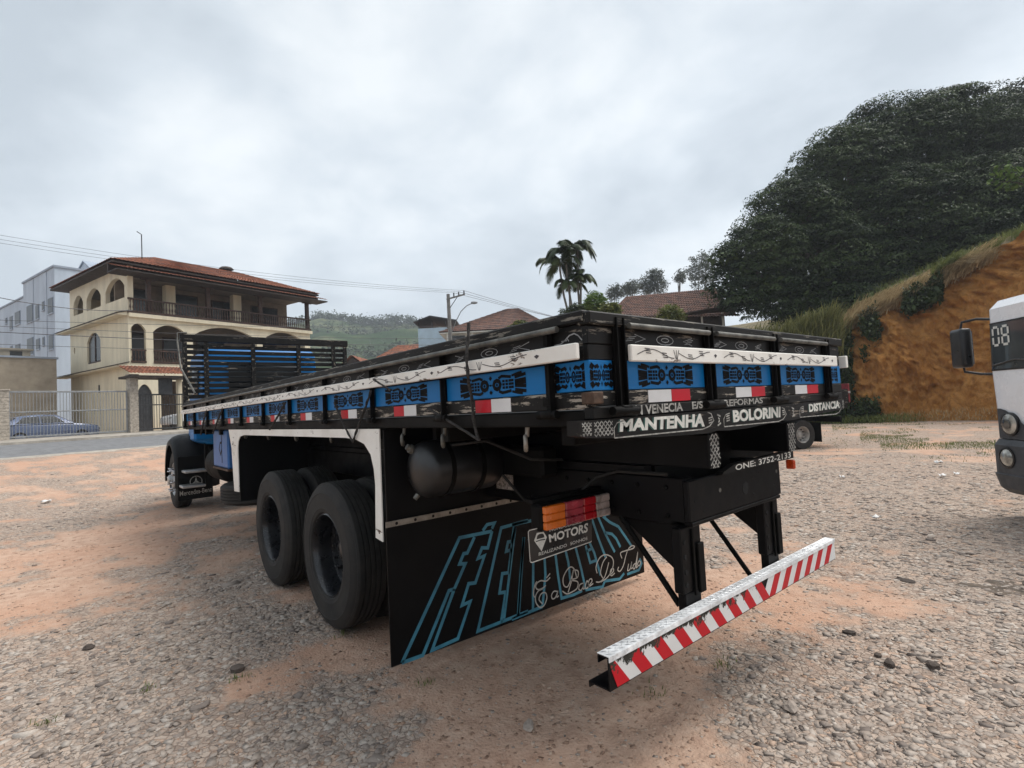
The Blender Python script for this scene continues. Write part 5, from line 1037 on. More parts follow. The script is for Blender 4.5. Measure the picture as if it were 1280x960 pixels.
def crown(name, ells, n_lump, lump_r, per, leaf, mat, parent, seed, shell=(.72, 1.02), flat=.55, aspect=.45, up=.5, base=(0, 0, 0), droop=0.0, noise_amp=.0, inside=True, tvar=.35, dome=False):
    """ells: list of (centre, (rx, ry, rz)); leafy lumps spread through the outer part of their union"""
    rng = np.random.default_rng(seed); C = np.array([e[0] for e in ells], float); R = np.array([e[1] for e in ells], float)
    vol = R.prod(1)**.67; pick = rng.choice(len(ells), n_lump*3, p=vol/vol.sum())
    d = rng.normal(size=(n_lump*3, 3)); d /= np.linalg.norm(d, axis=1)[:, None]; f = shell[0]+(shell[1]-shell[0])*rng.random(n_lump*3)**.6
    P = C[pick]+d*R[pick]*f[:, None]
    q = (((P[:, None]-C[None])/R[None])**2).sum(2)**.5                      # keep lumps near the hull of the union
    keep = q.min(1) > shell[0]*.93 if inside else np.ones(len(P), bool); P = P[keep][:n_lump]; m = len(P)
    lr = lump_r*(.55+.9*rng.random(m)); lt = rng.random(m)
    dd = rng.normal(size=(m, per, 3)); dd /= np.linalg.norm(dd, axis=2)[:, :, None]; rr = rng.random((m, per, 1))**.45
    if dome: dd[:, :, 2] = np.abs(dd[:, :, 2])*1.0-.12; rr = .82+.22*rr
    Q = P[:, None]+dd*rr*lr[:, None, None]*np.array([1, 1, flat]); Q = Q.reshape(-1, 3)
    tint = np.clip((np.repeat(lt, per)-.5)*1.3+.45+(rng.random(len(Q))-.5)*tvar, 0, 1)
    return leaf_mesh(name, Q-np.array(base), np.full(len(Q), leaf), mat, parent, rng, tint, aspect, up, droop, (dd*np.array([1, 1, 1/flat])/np.linalg.norm(dd*np.array([1, 1, 1/flat]), axis=2)[:, :, None]).reshape(-1, 3) if dome else None)
def limbs(mb, base, tops, r0, seed, sub=2):
    rnd = random.Random(seed); base = Vector(base)
    for tp in tops:
        tp = Vector(tp); mid = base.lerp(tp, .5)+Vector((rnd.uniform(-.6, .6), rnd.uniform(-.6, .6), rnd.uniform(0, .6)))
        P = [base, base.lerp(mid, .5)+Vector((rnd.uniform(-.2, .2), rnd.uniform(-.2, .2), 0)), mid, mid.lerp(tp, .5), tp]; mb.tube(P, [r0, r0*.8, r0*.55, r0*.35, r0*.12], 8)
        for _ in range(sub):
            k = rnd.choice((1, 2, 3)); q = P[k]+Vector((rnd.uniform(-2, 2), rnd.uniform(-2, 2), rnd.uniform(.6, 2))); mb.tube([P[k], P[k].lerp(q, .5)+Vector((0, 0, .2)), q], [r0*.4, r0*.25, r0*.06], 6)
    return mb
def ell(px, py, rx, ry, D, dk=.8): return (tuple(at(px, py, D)), (rx*D/666, rx*D/666*dk, ry*D/666))
def tree(name, label, ells, base, r0, mat, seed, n_lump, lump_r, per, leaf, group=None, shell=(.72, 1.02), tops=6, **k):
    o = empty(name, base, 0, label, 'tree', group); rnd = random.Random(seed)
    rel = [(tuple(Vector(c)-Vector(base)), r) for c, r in ells]
    limbs(MB(), (0, 0, 0), [Vector(c)+Vector((rnd.uniform(-.3, .3)*r[0], rnd.uniform(-.3, .3)*r[1], .3*r[2])) for c, r in rel[:tops]], r0, seed).build('trunk', 'bark', o, 60)
    crown('crown', rel, n_lump, lump_r, per, leaf, mat, o, seed, shell, **k); return o
# the great dark tree above the bank
big = [ell(950, 330, 44, 52, 35), ell(990, 285, 50, 58, 36), ell(1050, 225, 62, 58, 37), ell(1110, 192, 66, 60, 38), ell(1175, 180, 70, 58, 38.5), ell(1240, 190, 60, 62, 39), ell(1020, 330, 66, 56, 35.5), ell(1100, 285, 90, 66, 36.5), ell(1190, 265, 90, 60, 36.5), ell(940, 372, 34, 28, 34.5), ell(1005, 380, 46, 28, 34.5), ell(1150, 310, 70, 36, 36.5), ell(1085, 345, 60, 40, 35), ell(1055, 385, 40, 26, 33.5), ell(1130, 345, 50, 34, 34.5), ell(1200, 305, 60, 34, 34), ell(1262, 270, 50, 36, 33.5), ell(915, 345, 20, 40, 35)]
tb = bank_pt(5.6, 1.42)[0]
tree('big_tree', 'huge dark spreading tree covering the slope above the orange bank', big, tuple(tb-Vector((0, 0, .3))), .55, 'dark_leaf', 21, 2100, .92, 175, .15, tops=13, shell=(.86, 1.0), flat=.55, aspect=.5, tvar=.4, dome=True)
crown('inner_foliage', [(tuple(Vector(c)-tb+Vector((0, 0, .3))), tuple(.84*x for x in r)) for c, r in big], 1300, 1.1, 40, .36, 'dark_leaf', [o_ for o_ in SC.collection.objects if o_.name == 'big_tree'][0], 25, (.6, 1.0), .6, .6)
bb_ = bank_pt(8.6, 1.7)[0]
tree('darker_tree', 'very dark tree behind the big one at the right edge of the picture', [ell(1275, 150, 55, 42, 45), ell(1330, 190, 70, 80, 46), ell(1290, 235, 60, 60, 44), ell(1400, 230, 80, 90, 46)], tuple(bb_-Vector((0, 0, .3))), .45, 'darker_leaf', 22, 700, 1.1, 90, .24, tops=4, flat=.55, aspect=.5, dome=True)  # leaf colour darker than that of the big tree
# leafy sprig reaching in at the right edge
sp = at(1290, 232, 24.5); o = empty('sapling', tuple(bank_pt(9.3, 1.12)[0]), 0, 'thin sapling with bright green leaves at the right edge above the bank', 'tree'); bs = Vector(o.location); mb = MB(); rng = np.random.default_rng(5); LP_ = []
for a, b in ((1242, 208), (1236, 228), (1262, 205), (1252, 236), (1270, 222), (1240, 217)):
    q = at(a, b, 24.3)-bs; s_ = sp-bs; mb.tube([s_, s_.lerp(q, .5)+Vector((0, 0, .12)), q], [.03, .02, .006], 6); LP_ += [np.array(s_.lerp(q, f)) for f in np.linspace(.45, 1.03, 9)]
mb.tube([(0, 0, -.3), tuple((sp-bs)*.5+Vector((.1, .1, .2))), tuple(sp-bs)], [.07, .05, .03], 8); mb.build('trunk', 'bark', o, 60); LP_ = np.repeat(np.array(LP_), 3, 0); LP_ = LP_+rng.normal(size=LP_.shape)*.09; leaf_mesh('crown', LP_, np.full(len(LP_), .24), 'bright_leaf', o, rng, rng.random(len(LP_)), .6, .5, .2)
# eucalyptus on the skyline
for i, (cx, cy, rx, ry, D, lab, np_) in enumerate(((876, 338, 20, 25, 95, 'tall sparse eucalyptus above the long red tile roof', 150), (816, 353, 17, 16, 95, 'rounded eucalyptus above the left half of the long red tile roof', 150), (849, 346, 5, 9, 92, 'slender young eucalyptus between two larger ones above the red roof', 30), (789, 361, 11, 9, 90, 'low grey green eucalyptus at the left end of the red roof', 60), (768, 366, 9, 9, 92, 'small eucalyptus just right of the palms', 50))):
    b = at(cx, hrz(cx), D); b.z = 1.3
    es = [ell(cx, cy, rx, ry, D, 1.0), ell(cx-rx*.55, cy+ry*.35, rx*.6, ry*.6, D, 1), ell(cx+rx*.5, cy+ry*.3, rx*.6, ry*.6, D, 1), ell(cx+rx*.15, cy-ry*.5, rx*.6, ry*.55, D, 1)]
    tree('eucalyptus_tree', lab, es, tuple(b), .28, 'gum_leaf', 40+i, np_, .75, 26, .42, 'eucalyptus trees on the skyline', (.25, 1.0), tops=4, flat=.8, aspect=.35, inside=False)
# palms
def frond(mb, c, az, L, rise, droop, rng):
    """arching rachis with two rows of drooping leaflets"""
    d = Vector((math.cos(az), math.sin(az), 0)); P = []; n = 12
    for i in range(n+1):
        f = i/n; P.append(Vector(c)+d*(L*(f-.25*f*f*droop))+Vector((0, 0, L*(rise*f-(.75*droop)*f**2.2))))
    mb.tube(P, [.02*(1-.8*i/n) for i in range(n+1)], 5)
    for i in range(2, n*3+1):
        f = i/(n*3); k = min(n-1, int(f*n)); q = P[k].lerp(P[k+1], f*n-k) if f < 1 else P[-1]; t_ = (P[min(k+1, n)]-P[k]).normalized(); s_ = t_.cross(Vector((0, 0, 1))).normalized(); ll = L*.36*(math.sin(math.pi*min(1, f*.85+.12))**.6)
        for sg in (1, -1):
            e = q+s_*sg*ll*.62+t_*ll*.55+Vector((0, 0, -ll*.42+.1*ll*rng.uniform(-1, 1))); m_ = q.lerp(e, .5)+Vector((0, 0, ll*.12)); w_ = t_*.027
            mb.add([q-w_, q+w_, m_+w_*1.2, e, m_-w_*1.2], [(0, 1, 2, 4), (4, 2, 3)])
    return mb
for i, (bx, by, cx, cy, nf_, L, lab) in enumerate(((713, 402, 700, 338, 8, 1.75, 'leftmost palm of the clump, its crown drooping left'), (718, 402, 707, 322, 8, 1.7, 'palm with crown second from left in the clump'), (726, 402, 722, 318, 9, 1.55, 'tallest palm of the clump, crown at the upper right'), (729, 402, 726, 353, 7, 1.25, 'shorter palm of the clump with crown below the tallest one'), (716, 402, 712, 362, 6, 1.5, 'lowest palm of the clump drooping left beneath the other crowns'))):
    b = at(bx, hrz(bx), 30); b.z = 1.3; o = empty('palm_tree', tuple(b), 0, lab, 'palm tree', 'clump of palms behind the truck'); q = at(cx, cy, 30)-b; b2_ = at(bx, by, 30)-b; rng = random.Random(60+i)
    MB().tube([(0, 0, -.1), tuple(b2_*.6), tuple(b2_), tuple(b2_.lerp(q, .5)+Vector((.05, .05, 0))), tuple(q), tuple(q+Vector((0, 0, .5)))], [.10, .08, .07, .06, .055, .03], 8).build('trunk', 'palm_trunk', o, 60)
    nf_ += 3
    for k in range(nf_):
        az = 2*math.pi*k/nf_+rng.uniform(-.3, .3); f = MB(); frond(f, q+Vector((0, 0, .25)), az, L*rng.uniform(.8, 1.1), rng.uniform(.45, 1.1), rng.uniform(.9, 1.5), rng); ob = f.build('frond', 'palm_leaf', o, recalc=False)
        a_ = ob.data.attributes.new('tint', 'FLOAT', 'POINT'); a_.data.foreach_set('value', np.full(len(ob.data.vertices), rng.random(), np.float32))
def shrub(name, label, px, py, rx, ry, D, mat, seed, n, lump, per, leaf, aspect=.45, cat='shrub', zb=1.3, up=.5):
    b = at(px, hrz(px), D); b.z = zb; o = empty(name, tuple(b), 0, label, cat); c = at(px, py, D)-b; r = (rx*D/666, rx*D/666, ry*D/666)
    limbs(MB(), (0, 0, -.1), [c+Vector((random.uniform(-.5, .5)*r[0], random.uniform(-.5, .5)*r[1], 0)) for _ in range(5)], .06, seed, 1).build('stem', 'bark', o, 60); crown('foliage', [(tuple(c), r)], n, lump, per, leaf, mat, o, seed, (.4, 1.0), .7, aspect, up, inside=False); return o
shrub('garden_shrub', 'bright yellow green leafy shrub right of the palm stems', 744, 380, 13, 16, 28, 'bright_leaf', 71, 60, .22, 26, .32, .16)
shrub('garden_shrub', 'dark broad shrub at the foot of the palms', 722, 392, 20, 12, 28.5, 'palm_leaf', 72, 80, .25, 26, .26, .2)
shrub('garden_shrub', 'brownish green plant between the palms and the red roof', 762, 390, 14, 12, 27, 'shrub_leaf', 73, 70, .2, 24, .26, .25)
shrub('olive_shrub', 'rounded olive green shrub in front of the red tile roof', 838, 397, 17, 15, 27, 'shrub_leaf', 74, 130, .2, 34, .11, .5)
shrub('garden_shrub', 'green shrub under the eave of the brown roof house', 650, 408, 14, 6, 44, 'shrub_leaf', 75, 60, .3, 20, .3)
# grass blades
def blades(name, P, length, width, mat, label, seed, bend=.6, lean=None, kind='stuff', cat='grass', seg=3, spread=.35):
    rng = np.random.default_rng(seed); P = np.asarray(P, float); n = len(P); L = length*(.55+.7*rng.random(n)); az = rng.random(n)*6.283
    d = np.stack([np.cos(az), np.sin(az), np.zeros(n)], 1)*spread
    if lean is not None: d = d*.5+np.array(lean)[None]
    s = np.stack([-np.sin(az), np.cos(az), np.zeros(n)], 1); V = []
    for k in range(seg+1):
        f = k/seg; c = P+d*(L*f*(.35+bend*f))[:, None]+np.array([0, 0, 1])*(L*(f-bend*.55*f**2.4))[:, None]; w_ = width*(1-f*.92)*(.7+.6*rng.random(n)); V += [c-s*w_[:, None]/2, c+s*w_[:, None]/2]
    V = np.stack(V, 1); m_ = 2*(seg+1); F = [];  base_ = np.arange(n)[:, None]*m_
    for k in range(seg): F.append(base_+np.array([2*k, 2*k+1, 2*k+3, 2*k+2])[None])
    F = np.concatenate(F, 0); o = npmesh(name, V.reshape(-1, 3), F, mat, attrs={'tint': ('POINT', np.repeat(rng.random(n), m_))}); tag(o, label, cat, kind=kind); return o
def bank_pts(i0, i1, f0, f1, n, seed, jit=.15, out=.0):
    rng = np.random.default_rng(seed); R = []
    for _ in range(n):
        q, nn = bank_pt(rng.uniform(i0, i1), rng.uniform(f0, f1)); R.append((q.x-nn.x*out+rng.normal()*jit, q.y-nn.y*out+rng.normal()*jit, q.z-.05))
    return np.array(R)
toc = -np.array([CF.x, CF.y, 0])
blades('dry_grass', bank_pts(4.0, 8.2, .90, 1.10, 12000, 1, .22), .75, .045, 'grass_dry', 'straw coloured dry grass hanging over the top edge of the bank', 81, 1.2, toc*.55)
blades('bank_grass', bank_pts(6.6, 11, 1.0, 1.05, 6000, 2, .2), .5, .022, 'grass_green', 'green grass growing along the top of the bank', 82, .9, toc*.25)
blades('slope_scrub', bank_pts(3.5, 11, 1.06, 1.4, 5000, 12, .3), .6, .04, 'grass_green', 'low green scrub under the big tree', 92, .9)
blades('grass_tuft', bank_pts(7.05, 7.55, .98, 1.04, 420, 3, .12), 1.7, .05, 'grass_green', 'large clump of long arching grass at the top of the bank', 83, 1.2, toc*.3, seg=5)
blades('dry_grass_tuft', bank_pts(7.2, 7.7, .95, 1.01, 260, 13, .1), 1.3, .045, 'grass_dry', 'clump of dry arching grass at the bank edge beside the green clump', 93, 1.5, toc*.7, seg=5)
blades('cane_grass', bank_pts(1.9, 3.95, .5, 1.0, 6500, 4, .3, .5), 2.8, .07, 'cane_leaf', 'dense stand of tall pale green cane grass behind the tail gate', 84, .9, toc*.15, seg=5, spread=.34)
blades('base_grass', bank_pts(3.6, 6.2, 0, .05, 3000, 5, .5, .5), .26, .016, 'grass_green', 'green weeds along the foot of the bank', 85, .8)
blades('base_grass', bank_pts(5.6, 11, 0, .06, 1300, 6, .35, .3), .24, .016, 'grass_dry', 'dry weeds along the foot of the bank', 86, .9)
rng = np.random.default_rng(9)                                              # thin grass over the gravel
gp = []
for px0, px1, py, sp_, n in ((1075, 1180, 545, 3.5, 3800), (1100, 1245, 556, 3, 2600), (1040, 1240, 533, 2.5, 5200), (900, 1060, 548, 6, 900), (1130, 1250, 566, 5, 500)):
    for _ in range(n): a = rng.uniform(px0, px1); b = py+rng.normal()*sp_+ (1150-a)*.012; q = on(a, b, Z=0); gp.append((q.x, q.y, 0))
gp = np.array(gp); gp[:, 2] = hfull(gp[:, 0], gp[:, 1])-.01; gp = gp[fbm(gp[:, 0]*.9, gp[:, 1]*.9, 3) > .46]; blades('yard_grass', gp, .085, .012, 'grass_green', 'thin short grass in strips on the gravel before the bank', 87, .6)
gp = []
for a, b in ((530, 852), (185, 866), (300, 848), (60, 908), (430, 790), (815, 868), (905, 832)):
    q = on(a, b, Z=0)
    for _ in range(26): x, y_ = q.x+rng.normal()*.035, q.y+rng.normal()*.035; gp.append((x, y_, 0))
gp = np.array(gp); gp[:, 2] = hfull(gp[:, 0], gp[:, 1])-.004
blades('yard_weeds', gp, .055, .006, 'grass_green', 'tiny weeds sprouting between the stones of the yard', 88, .8)
# ivy on the left end of the bank
def ivy(name, i0, i1, f0, f1, n, seed, label, thr, size=.15):
    rng = np.random.default_rng(seed); P = []
    for _ in range(n):
        u, f = rng.uniform(i0, i1), rng.uniform(f0, f1); q, nn = bank_pt(u, f); P.append((q.x-nn.x*rng.uniform(.05, .8), q.y-nn.y*rng.uniform(.05, .8), q.z+rng.normal()*.12, u, f))
    P = np.array(P); k = fbm(P[:, 3]*3.1+seed, P[:, 4]*3.5, 3) > thr; P = P[k]; o = leaf_mesh(name, P[:, :3], np.full(len(P), size), 'ivy_leaf', None, rng, rng.random(len(P)), .8, .35, .5); tag(o, label, 'ivy', kind='stuff'); return o
ivy('ivy', 2.9, 4.5, .0, .86, 14000, 31, 'dark ivy covering the left end of the orange bank', .15); ivy('ivy', 4.9, 5.5, .5, 1.0, 2200, 32, 'dark creeper hanging below the dry grass on the bank', .45); ivy('ivy', 6.3, 7.3, .78, 1.02, 2600, 33, 'dark bushes hanging over the top of the orange bank', .42, .18)
ivy('ivy', 4.6, 5.3, .0, .16, 1500, 34, 'low green creeper at the left foot of the orange bank', .4, .14)
# far woodland on the hill
rng = np.random.default_rng(3); nzz, nuu = HV.shape[:2]; P = []
for _ in range(1500):
    i = rng.integers(55, 95) if rng.random() < .75 else rng.integers(30, 120); j = nzz-1-int(abs(rng.normal())*1.2) if rng.random() < .45 else rng.integers(8, nzz); j = max(6, min(nzz-1, j)); q = HV[j, i]+rng.normal(size=3)*np.array([4, 4, .6])
    if j > nzz-3 or fbm(np.array([q[0]*.02]), np.array([q[1]*.02]), 3)[0] > .52: P.append(q)
P = np.array(P); Q = P[:, None]+rng.normal(size=(len(P), 30, 3))*np.array([2.0, 2.0, 1.6])+np.array([0, 0, 2.0]); Q = Q.reshape(-1, 3)
tag(leaf_mesh('woodland', Q, np.full(len(Q), 1.7), 'farwood_leaf', None, rng, np.repeat(rng.random(len(P)), 30), .7, .5), 'woods scattered over the distant hill', 'woodland', kind='stuff')

# ================================================================== other vehicles and small things
plain('cab_white', (.84, .85, .87), .28, var=.03, sc=2, bmp=0, coat=.5); plain('bumper_grey', (.045, .048, .055), .6, var=.12, sc=5, bmp=.2, bsc=60); plain('mirror_black', (.008, .008, .009), .35, bmp=.05); plain('lamp_dark', (.12, .115, .105), .12, .3, var=.3, bmp=0); plain('lamp_silver', (.45, .44, .40), .18, .5, var=.3, sc=8, bmp=.1)
m, t, p = mk('windscreen_glass'); p.inputs['Base Color'].default_value = (.045, .055, .06, 1); p.inputs['Roughness'].default_value = .05; p.inputs['Specular IOR Level'].default_value = .8
n_ = noise(t, coords(t), 1.5, 3); t.links.new(ramp(t, n_, [(.3, (.03, .038, .042)), (.7, (.075, .085, .09))]), p.inputs['Base Color'])
g2 = at(755, hrz(755), 10)-CP; g2.z = 0; g2.normalize(); pf = at(1240, hrz(1233), 6.45); WY = -g2; WX = Vector((WY.y, -WY.x, 0)); HWc = 1.02
org = Vector((pf.x, pf.y, 0))+WY*HWc; WT = empty('white_truck', tuple(org), math.atan2(WX.y, WX.x), 'white cab-over truck with dark grey bumper at the right edge, number 08 on its windscreen', 'truck')
LV = [(.93, .0, 1.0), (1.25, .015, 1.01), (1.72, .03, 1.015), (2.30, .025, .99), (2.47, .03, .975), (2.56, -.03, .92), (2.60, -.20, .75)]
def plan(x0, hw, r=.09, xb=-1.72, off=0.0):
    P = [(xb, -hw)]
    for k in range(6): a = -math.pi/2+k*math.pi/10; P.append((x0-r+math.cos(a)*(r+off), -hw+r+math.sin(a)*(r+off)))
    for k in range(6): a = k*math.pi/10; P.append((x0-r+math.cos(a)*(r+off), hw-r+math.sin(a)*(r+off)))
    P.append((xb, hw)); return P
vs = []; fs = []
for z_, x0, hw in LV: vs += [(a, b, z_) for a, b in plan(x0, hw)]
k = 14
for i in range(len(LV)-1):
    for j in range(k): fs.append((i*k+j, i*k+(j+1) % k, (i+1)*k+(j+1) % k, (i+1)*k+j))
fs += [tuple(range(k)), tuple(range((len(LV)-1)*k, len(LV)*k))]
CW = MB().add(vs, fs).build('cab', 'cab_white', WT, 35)
def lv(z):
    for i in range(len(LV)-1):
        a, b = LV[i], LV[i+1]
        if a[0] <= z <= b[0]: f = (z-a[0])/(b[0]-a[0]); return a[1]+(b[1]-a[1])*f, a[2]+(b[2]-a[2])*f
def skin(name, z0, z1, j0, j1, off, mat, parent, nz=5):
    vs = []; fs = []
    for i in range(nz):
        z_ = z0+(z1-z0)*i/(nz-1); x0, hw = lv(z_); P = plan(x0, hw, off=off)[j0:j1]; vs += [(a, b, z_) for a, b in P]
    k = j1-j0
    for i in range(nz-1):
        for j in range(k-1): fs.append((i*k+j, i*k+j+1, (i+1)*k+j+1, (i+1)*k+j))
    return MB().add(vs, fs).build(name, mat, parent, 40)
WS = skin('windscreen', 1.755, 2.285, 3, 11, .006, 'windscreen_glass', CW); skin('seal', 1.735, 1.7545, 3, 11, .008, 'mirror_black', CW, 2); skin('seal', 2.2855, 2.305, 3, 11, .008, 'mirror_black', CW, 2)
def wsx(z_): return lv(z_)[0]+.009
d8 = MB(); zz0, zz1 = 2.035, 2.245
def seg7(y0, y1, segs):
    zmid = (zz0+zz1)/2; C_ = {'a': ((y0, zz1), (y1, zz1)), 'b': ((y1, zz1), (y1, zmid)), 'c': ((y1, zmid), (y1, zz0)), 'd': ((y1, zz0), (y0, zz0)), 'e': ((y0, zz0), (y0, zmid)), 'f': ((y0, zmid), (y0, zz1)), 'g': ((y0, zmid), (y1, zmid))}
    for s_ in segs:
        a, b = [Vector(q) for q in C_[s_]]; a, b = a.lerp(b, .12), b.lerp(a, .12); d8.ribbon([tuple(a), tuple(a.lerp(b, .5)), tuple(b)],   .028, lambda u, w_: (wsx(w_)+.003, u, w_))
YA = -HWc
seg7(YA+.145, YA+.235, 'abcdef'); seg7(YA+.29, YA+.385, 'abcdefg'); d8.build('number_sticker', 'letter_white', CW, recalc=False)
MB().box(-.12, .0, YA+.10, YA+.34, 2.36, 2.40, .01).build('roof_vent', 'bumper_grey', CW)
for y0, y1 in ((YA+.12, YA+1.0), (.1, .9)): MB().tube([(wsx(1.78)+.012, y0, 1.80), (wsx(1.86)+.014, y0+.35, 1.80+.05), (wsx(1.8)+.012, y1, 1.80)], .009, 6).build('wiper', 'mirror_black', CW, 60)
MB().box(-.75, -.3, YA+.3, YA+.62, 1.74, 2.02, .06).build('dashboard_seat', 'bumper_grey', CW)
def bump_plan(z, off): return plan(.06+off, 1.05+off*.5, .16, -.5)
vs = []; LB = [(.30, -.06), (.36, .0), (.52, .035), (.53, .02), (.86, .02), (.925, -.02)]
for z_, off in LB: vs += [(a, b, z_) for a, b in bump_plan(z_, off)]
fs = []
for i in range(len(LB)-1):
    for j in range(k): fs.append((i*k+j, i*k+(j+1) % k, (i+1)*k+(j+1) % k, (i+1)*k+j))
fs += [tuple(range(k)), tuple(range((len(LB)-1)*k, len(LB)*k))]; BW_ = MB().add(vs, fs).build('bumper', 'bumper_grey', WT, 30)
for s_ in (-1, 1):
    av = [.42, .5, .6, .7, .8, .88, .92, .95, .975, .995]; vs = []; fs = []
    for a in av:
        cx = (-.09+math.sqrt(max(0, .09**2-max(0, a-.91)**2)))+.026; zt_ = .95+.335*min(1, ((a-.42)/.42))**.6
        for i in range(5): vs.append((cx, s_*a, .935+(zt_-.935)*i/4))
    for i in range(len(av)-1):
        for j in range(4): fs.append((i*5+j, i*5+j+1, (i+1)*5+j+1, (i+1)*5+j))
    sur = MB().add(vs, fs).build('headlight_surround', 'bumper_grey', WT, 40)
    MB().lathe([(.125, -.05), (.125, .0), (.115, .018), (.10, .022), (.05, .036), (0, .04)], (.03, s_*.74, 1.11), (1, 0, 0), 28).build('headlight', 'lamp_silver', sur, 40); MB().lathe([(.055, .034), (.06, .046), (.05, .05), (.02, .052), (0, .052)], (.03, s_*.74, 1.11), (1, 0, 0), 20).build('projector', 'lamp_dark', sur, 40); MB().lathe([(.135, -.03), (.135, .012), (.122, .016), (.12, -.01)], (.032, s_*.74, 1.11), (1, 0, 0), 28).build('bezel', 'mirror_black', sur, 40)
    MB().lathe([(.10, -.03), (.10, .0), (.07, .022), (0, .03)], (.085, s_*.76, .72), (1, 0, 0), 26).build('fog_lamp', 'lamp_silver', BW_, 40); MB().lathe([(.125, -.02), (.125, .008), (.105, .012), (.10, -.01)], (.082, s_*.76, .72), (1, 0, 0), 26).build('bezel', 'mirror_black', BW_, 40)
    mh = MB(); mb = bevelbox('mirror', .11, .24, (s_*1.10 if s_ > 0 else -1.34), (1.34 if s_ > 0 else -1.10), 1.80, 2.29, .045, 3, 'mirror_black', WT); MB().box(.098, .109, s_*1.13, s_*1.31, 1.84, 2.25).build('mirror_glass', 'chrome', mb)
    MB().tube([(-.05, s_*.975, 2.36), (.06, s_*1.10, 2.39), (.16, s_*1.2, 2.37), (.17, s_*1.22, 2.28)], .016, 8).build('mirror_arm', 'mirror_black', WT, 60); MB().tube([(.0, s_*1.0, 1.70), (.06, s_*1.10, 1.71), (.16, s_*1.22, 1.75), (.17, s_*1.22, 1.81)], .016, 8).build('mirror_arm', 'mirror_black', WT, 60)
    MB().add([(-.45, s_*1.024, 1.70), (-1.35, s_*1.024, 1.70), (-1.35, s_*.955, 2.27), (-.60, s_*.955, 2.27)], [(0, 1, 2, 3)]).build('side_window', 'windscreen_glass', CW)
    wheel(WT, -.95, s_*1.0, s_, .40, .24, .22, front=True, rimmat='alu'); wheel(WT, -4.4, s_*1.0, s_, .40, .24, .22)
    MB().box(-6, -.6, s_*.36, s_*.44, .60, .80, .005).build('chassis_rail', 'black_dusty', WT)
MB().box(-1.72, -.5, -.9, .9, .62, .92, .03).build('underbody', 'black_dusty', WT); MB().box(-6.1, -1.85, -1.05, 1.05, .95, 1.12, .01).build('cargo_bed', 'wood_black_x', WT)
for s_ in (-1, 1): MB().box(-6.1, -1.85, s_*1.02, s_*1.05, 1.121, 1.55, .005).build('side_board', 'wood_black_x', WT)
# ---- second flatbed, mostly hidden behind the first
W0 = on(1006, 561.5, Z=0); hd = math.radians(67); ST = empty('second_truck', (W0.x, W0.y, 0), hd, 'dark flatbed truck with pale steel wheels parked behind the tail gate', 'truck')
plain('pale_rim', (.42, .40, .37), .6, .2, var=.2, sc=10, bmp=.2); plain('red_board', (.20, .015, .02), .5, var=.25, sc=8, bmp=.2)
for s_ in (1, -1):
    wheel(ST, 0, (0 if s_ > 0 else -2.1), s_, .405, .235, .24, rimmat='pale_rim'); wheel(ST, 0, (-.27 if s_ > 0 else -1.83), s_, .405, .235, .24, nuts=False, rimmat='pale_rim'); wheel(ST, 3.6, (-.05 if s_ > 0 else -2.05), s_, .405, .235, .24, front=True, rimmat='pale_rim')
    yf = 0 if s_ > 0 else -1.58; MB().box(-.62, -.605, yf-.52, yf+.02, .16, .72, .004).build('mud_flap', 'black_dusty', ST)
    MB().box(-1.3, 4.2, (-.66 if s_ > 0 else -1.44)-.04, (-.66 if s_ > 0 else -1.44)+.04, .72, .92).build('chassis_rail', 'black_dusty', ST)
    MB().box(-1.62, 2.6, (.06 if s_ > 0 else -2.18), (.09 if s_ > 0 else -2.15), 1.18, 1.62, .004).build('side_board', 'wood_black_x', ST)
MB().box(-1.62, 2.6, -2.15, .05, 1.08, 1.17, .006).build('bed_floor', 'wood_black_x', ST); TGt = MB().box(-1.68, -1.63, -2.14, .10, 1.24, 1.78, .006).build('tail_gate', 'red_board', ST); MB().box(-1.69, -1.62, -2.15, .108, 1.50, 1.56).build('pale_strip', 'letter_dim', TGt)
MB().box(-1.18, -1.10, -1.95, .22, .70, .86, .01).build('rear_bumper', 'black_dusty', ST); MB().tube([(0, -1.9, .405), (0, -.2, .405)], .07, 10).build('axle', 'black_dusty', ST, 60)
c2_ = bevelbox('cab', 2.75, 4.45, -2.05, -.05, .75, 2.1, .15, 3, 'cab_blue', ST, (.85, .9))
for a, b in ((-.125, -.10), (-2.0, -1.975)): bevelbox('side_window', 3.15, 4.05, a, b, 1.5, 1.92, .008, 1, 'windscreen_glass', c2_)
bevelbox('windscreen', 4.36, 4.40, -1.8, -.3, 1.48, 1.92, .01, 1, 'windscreen_glass', c2_); bevelbox('rear_window', 2.80, 2.83, -1.6, -.5, 1.5, 1.9, .01, 1, 'windscreen_glass', c2_)
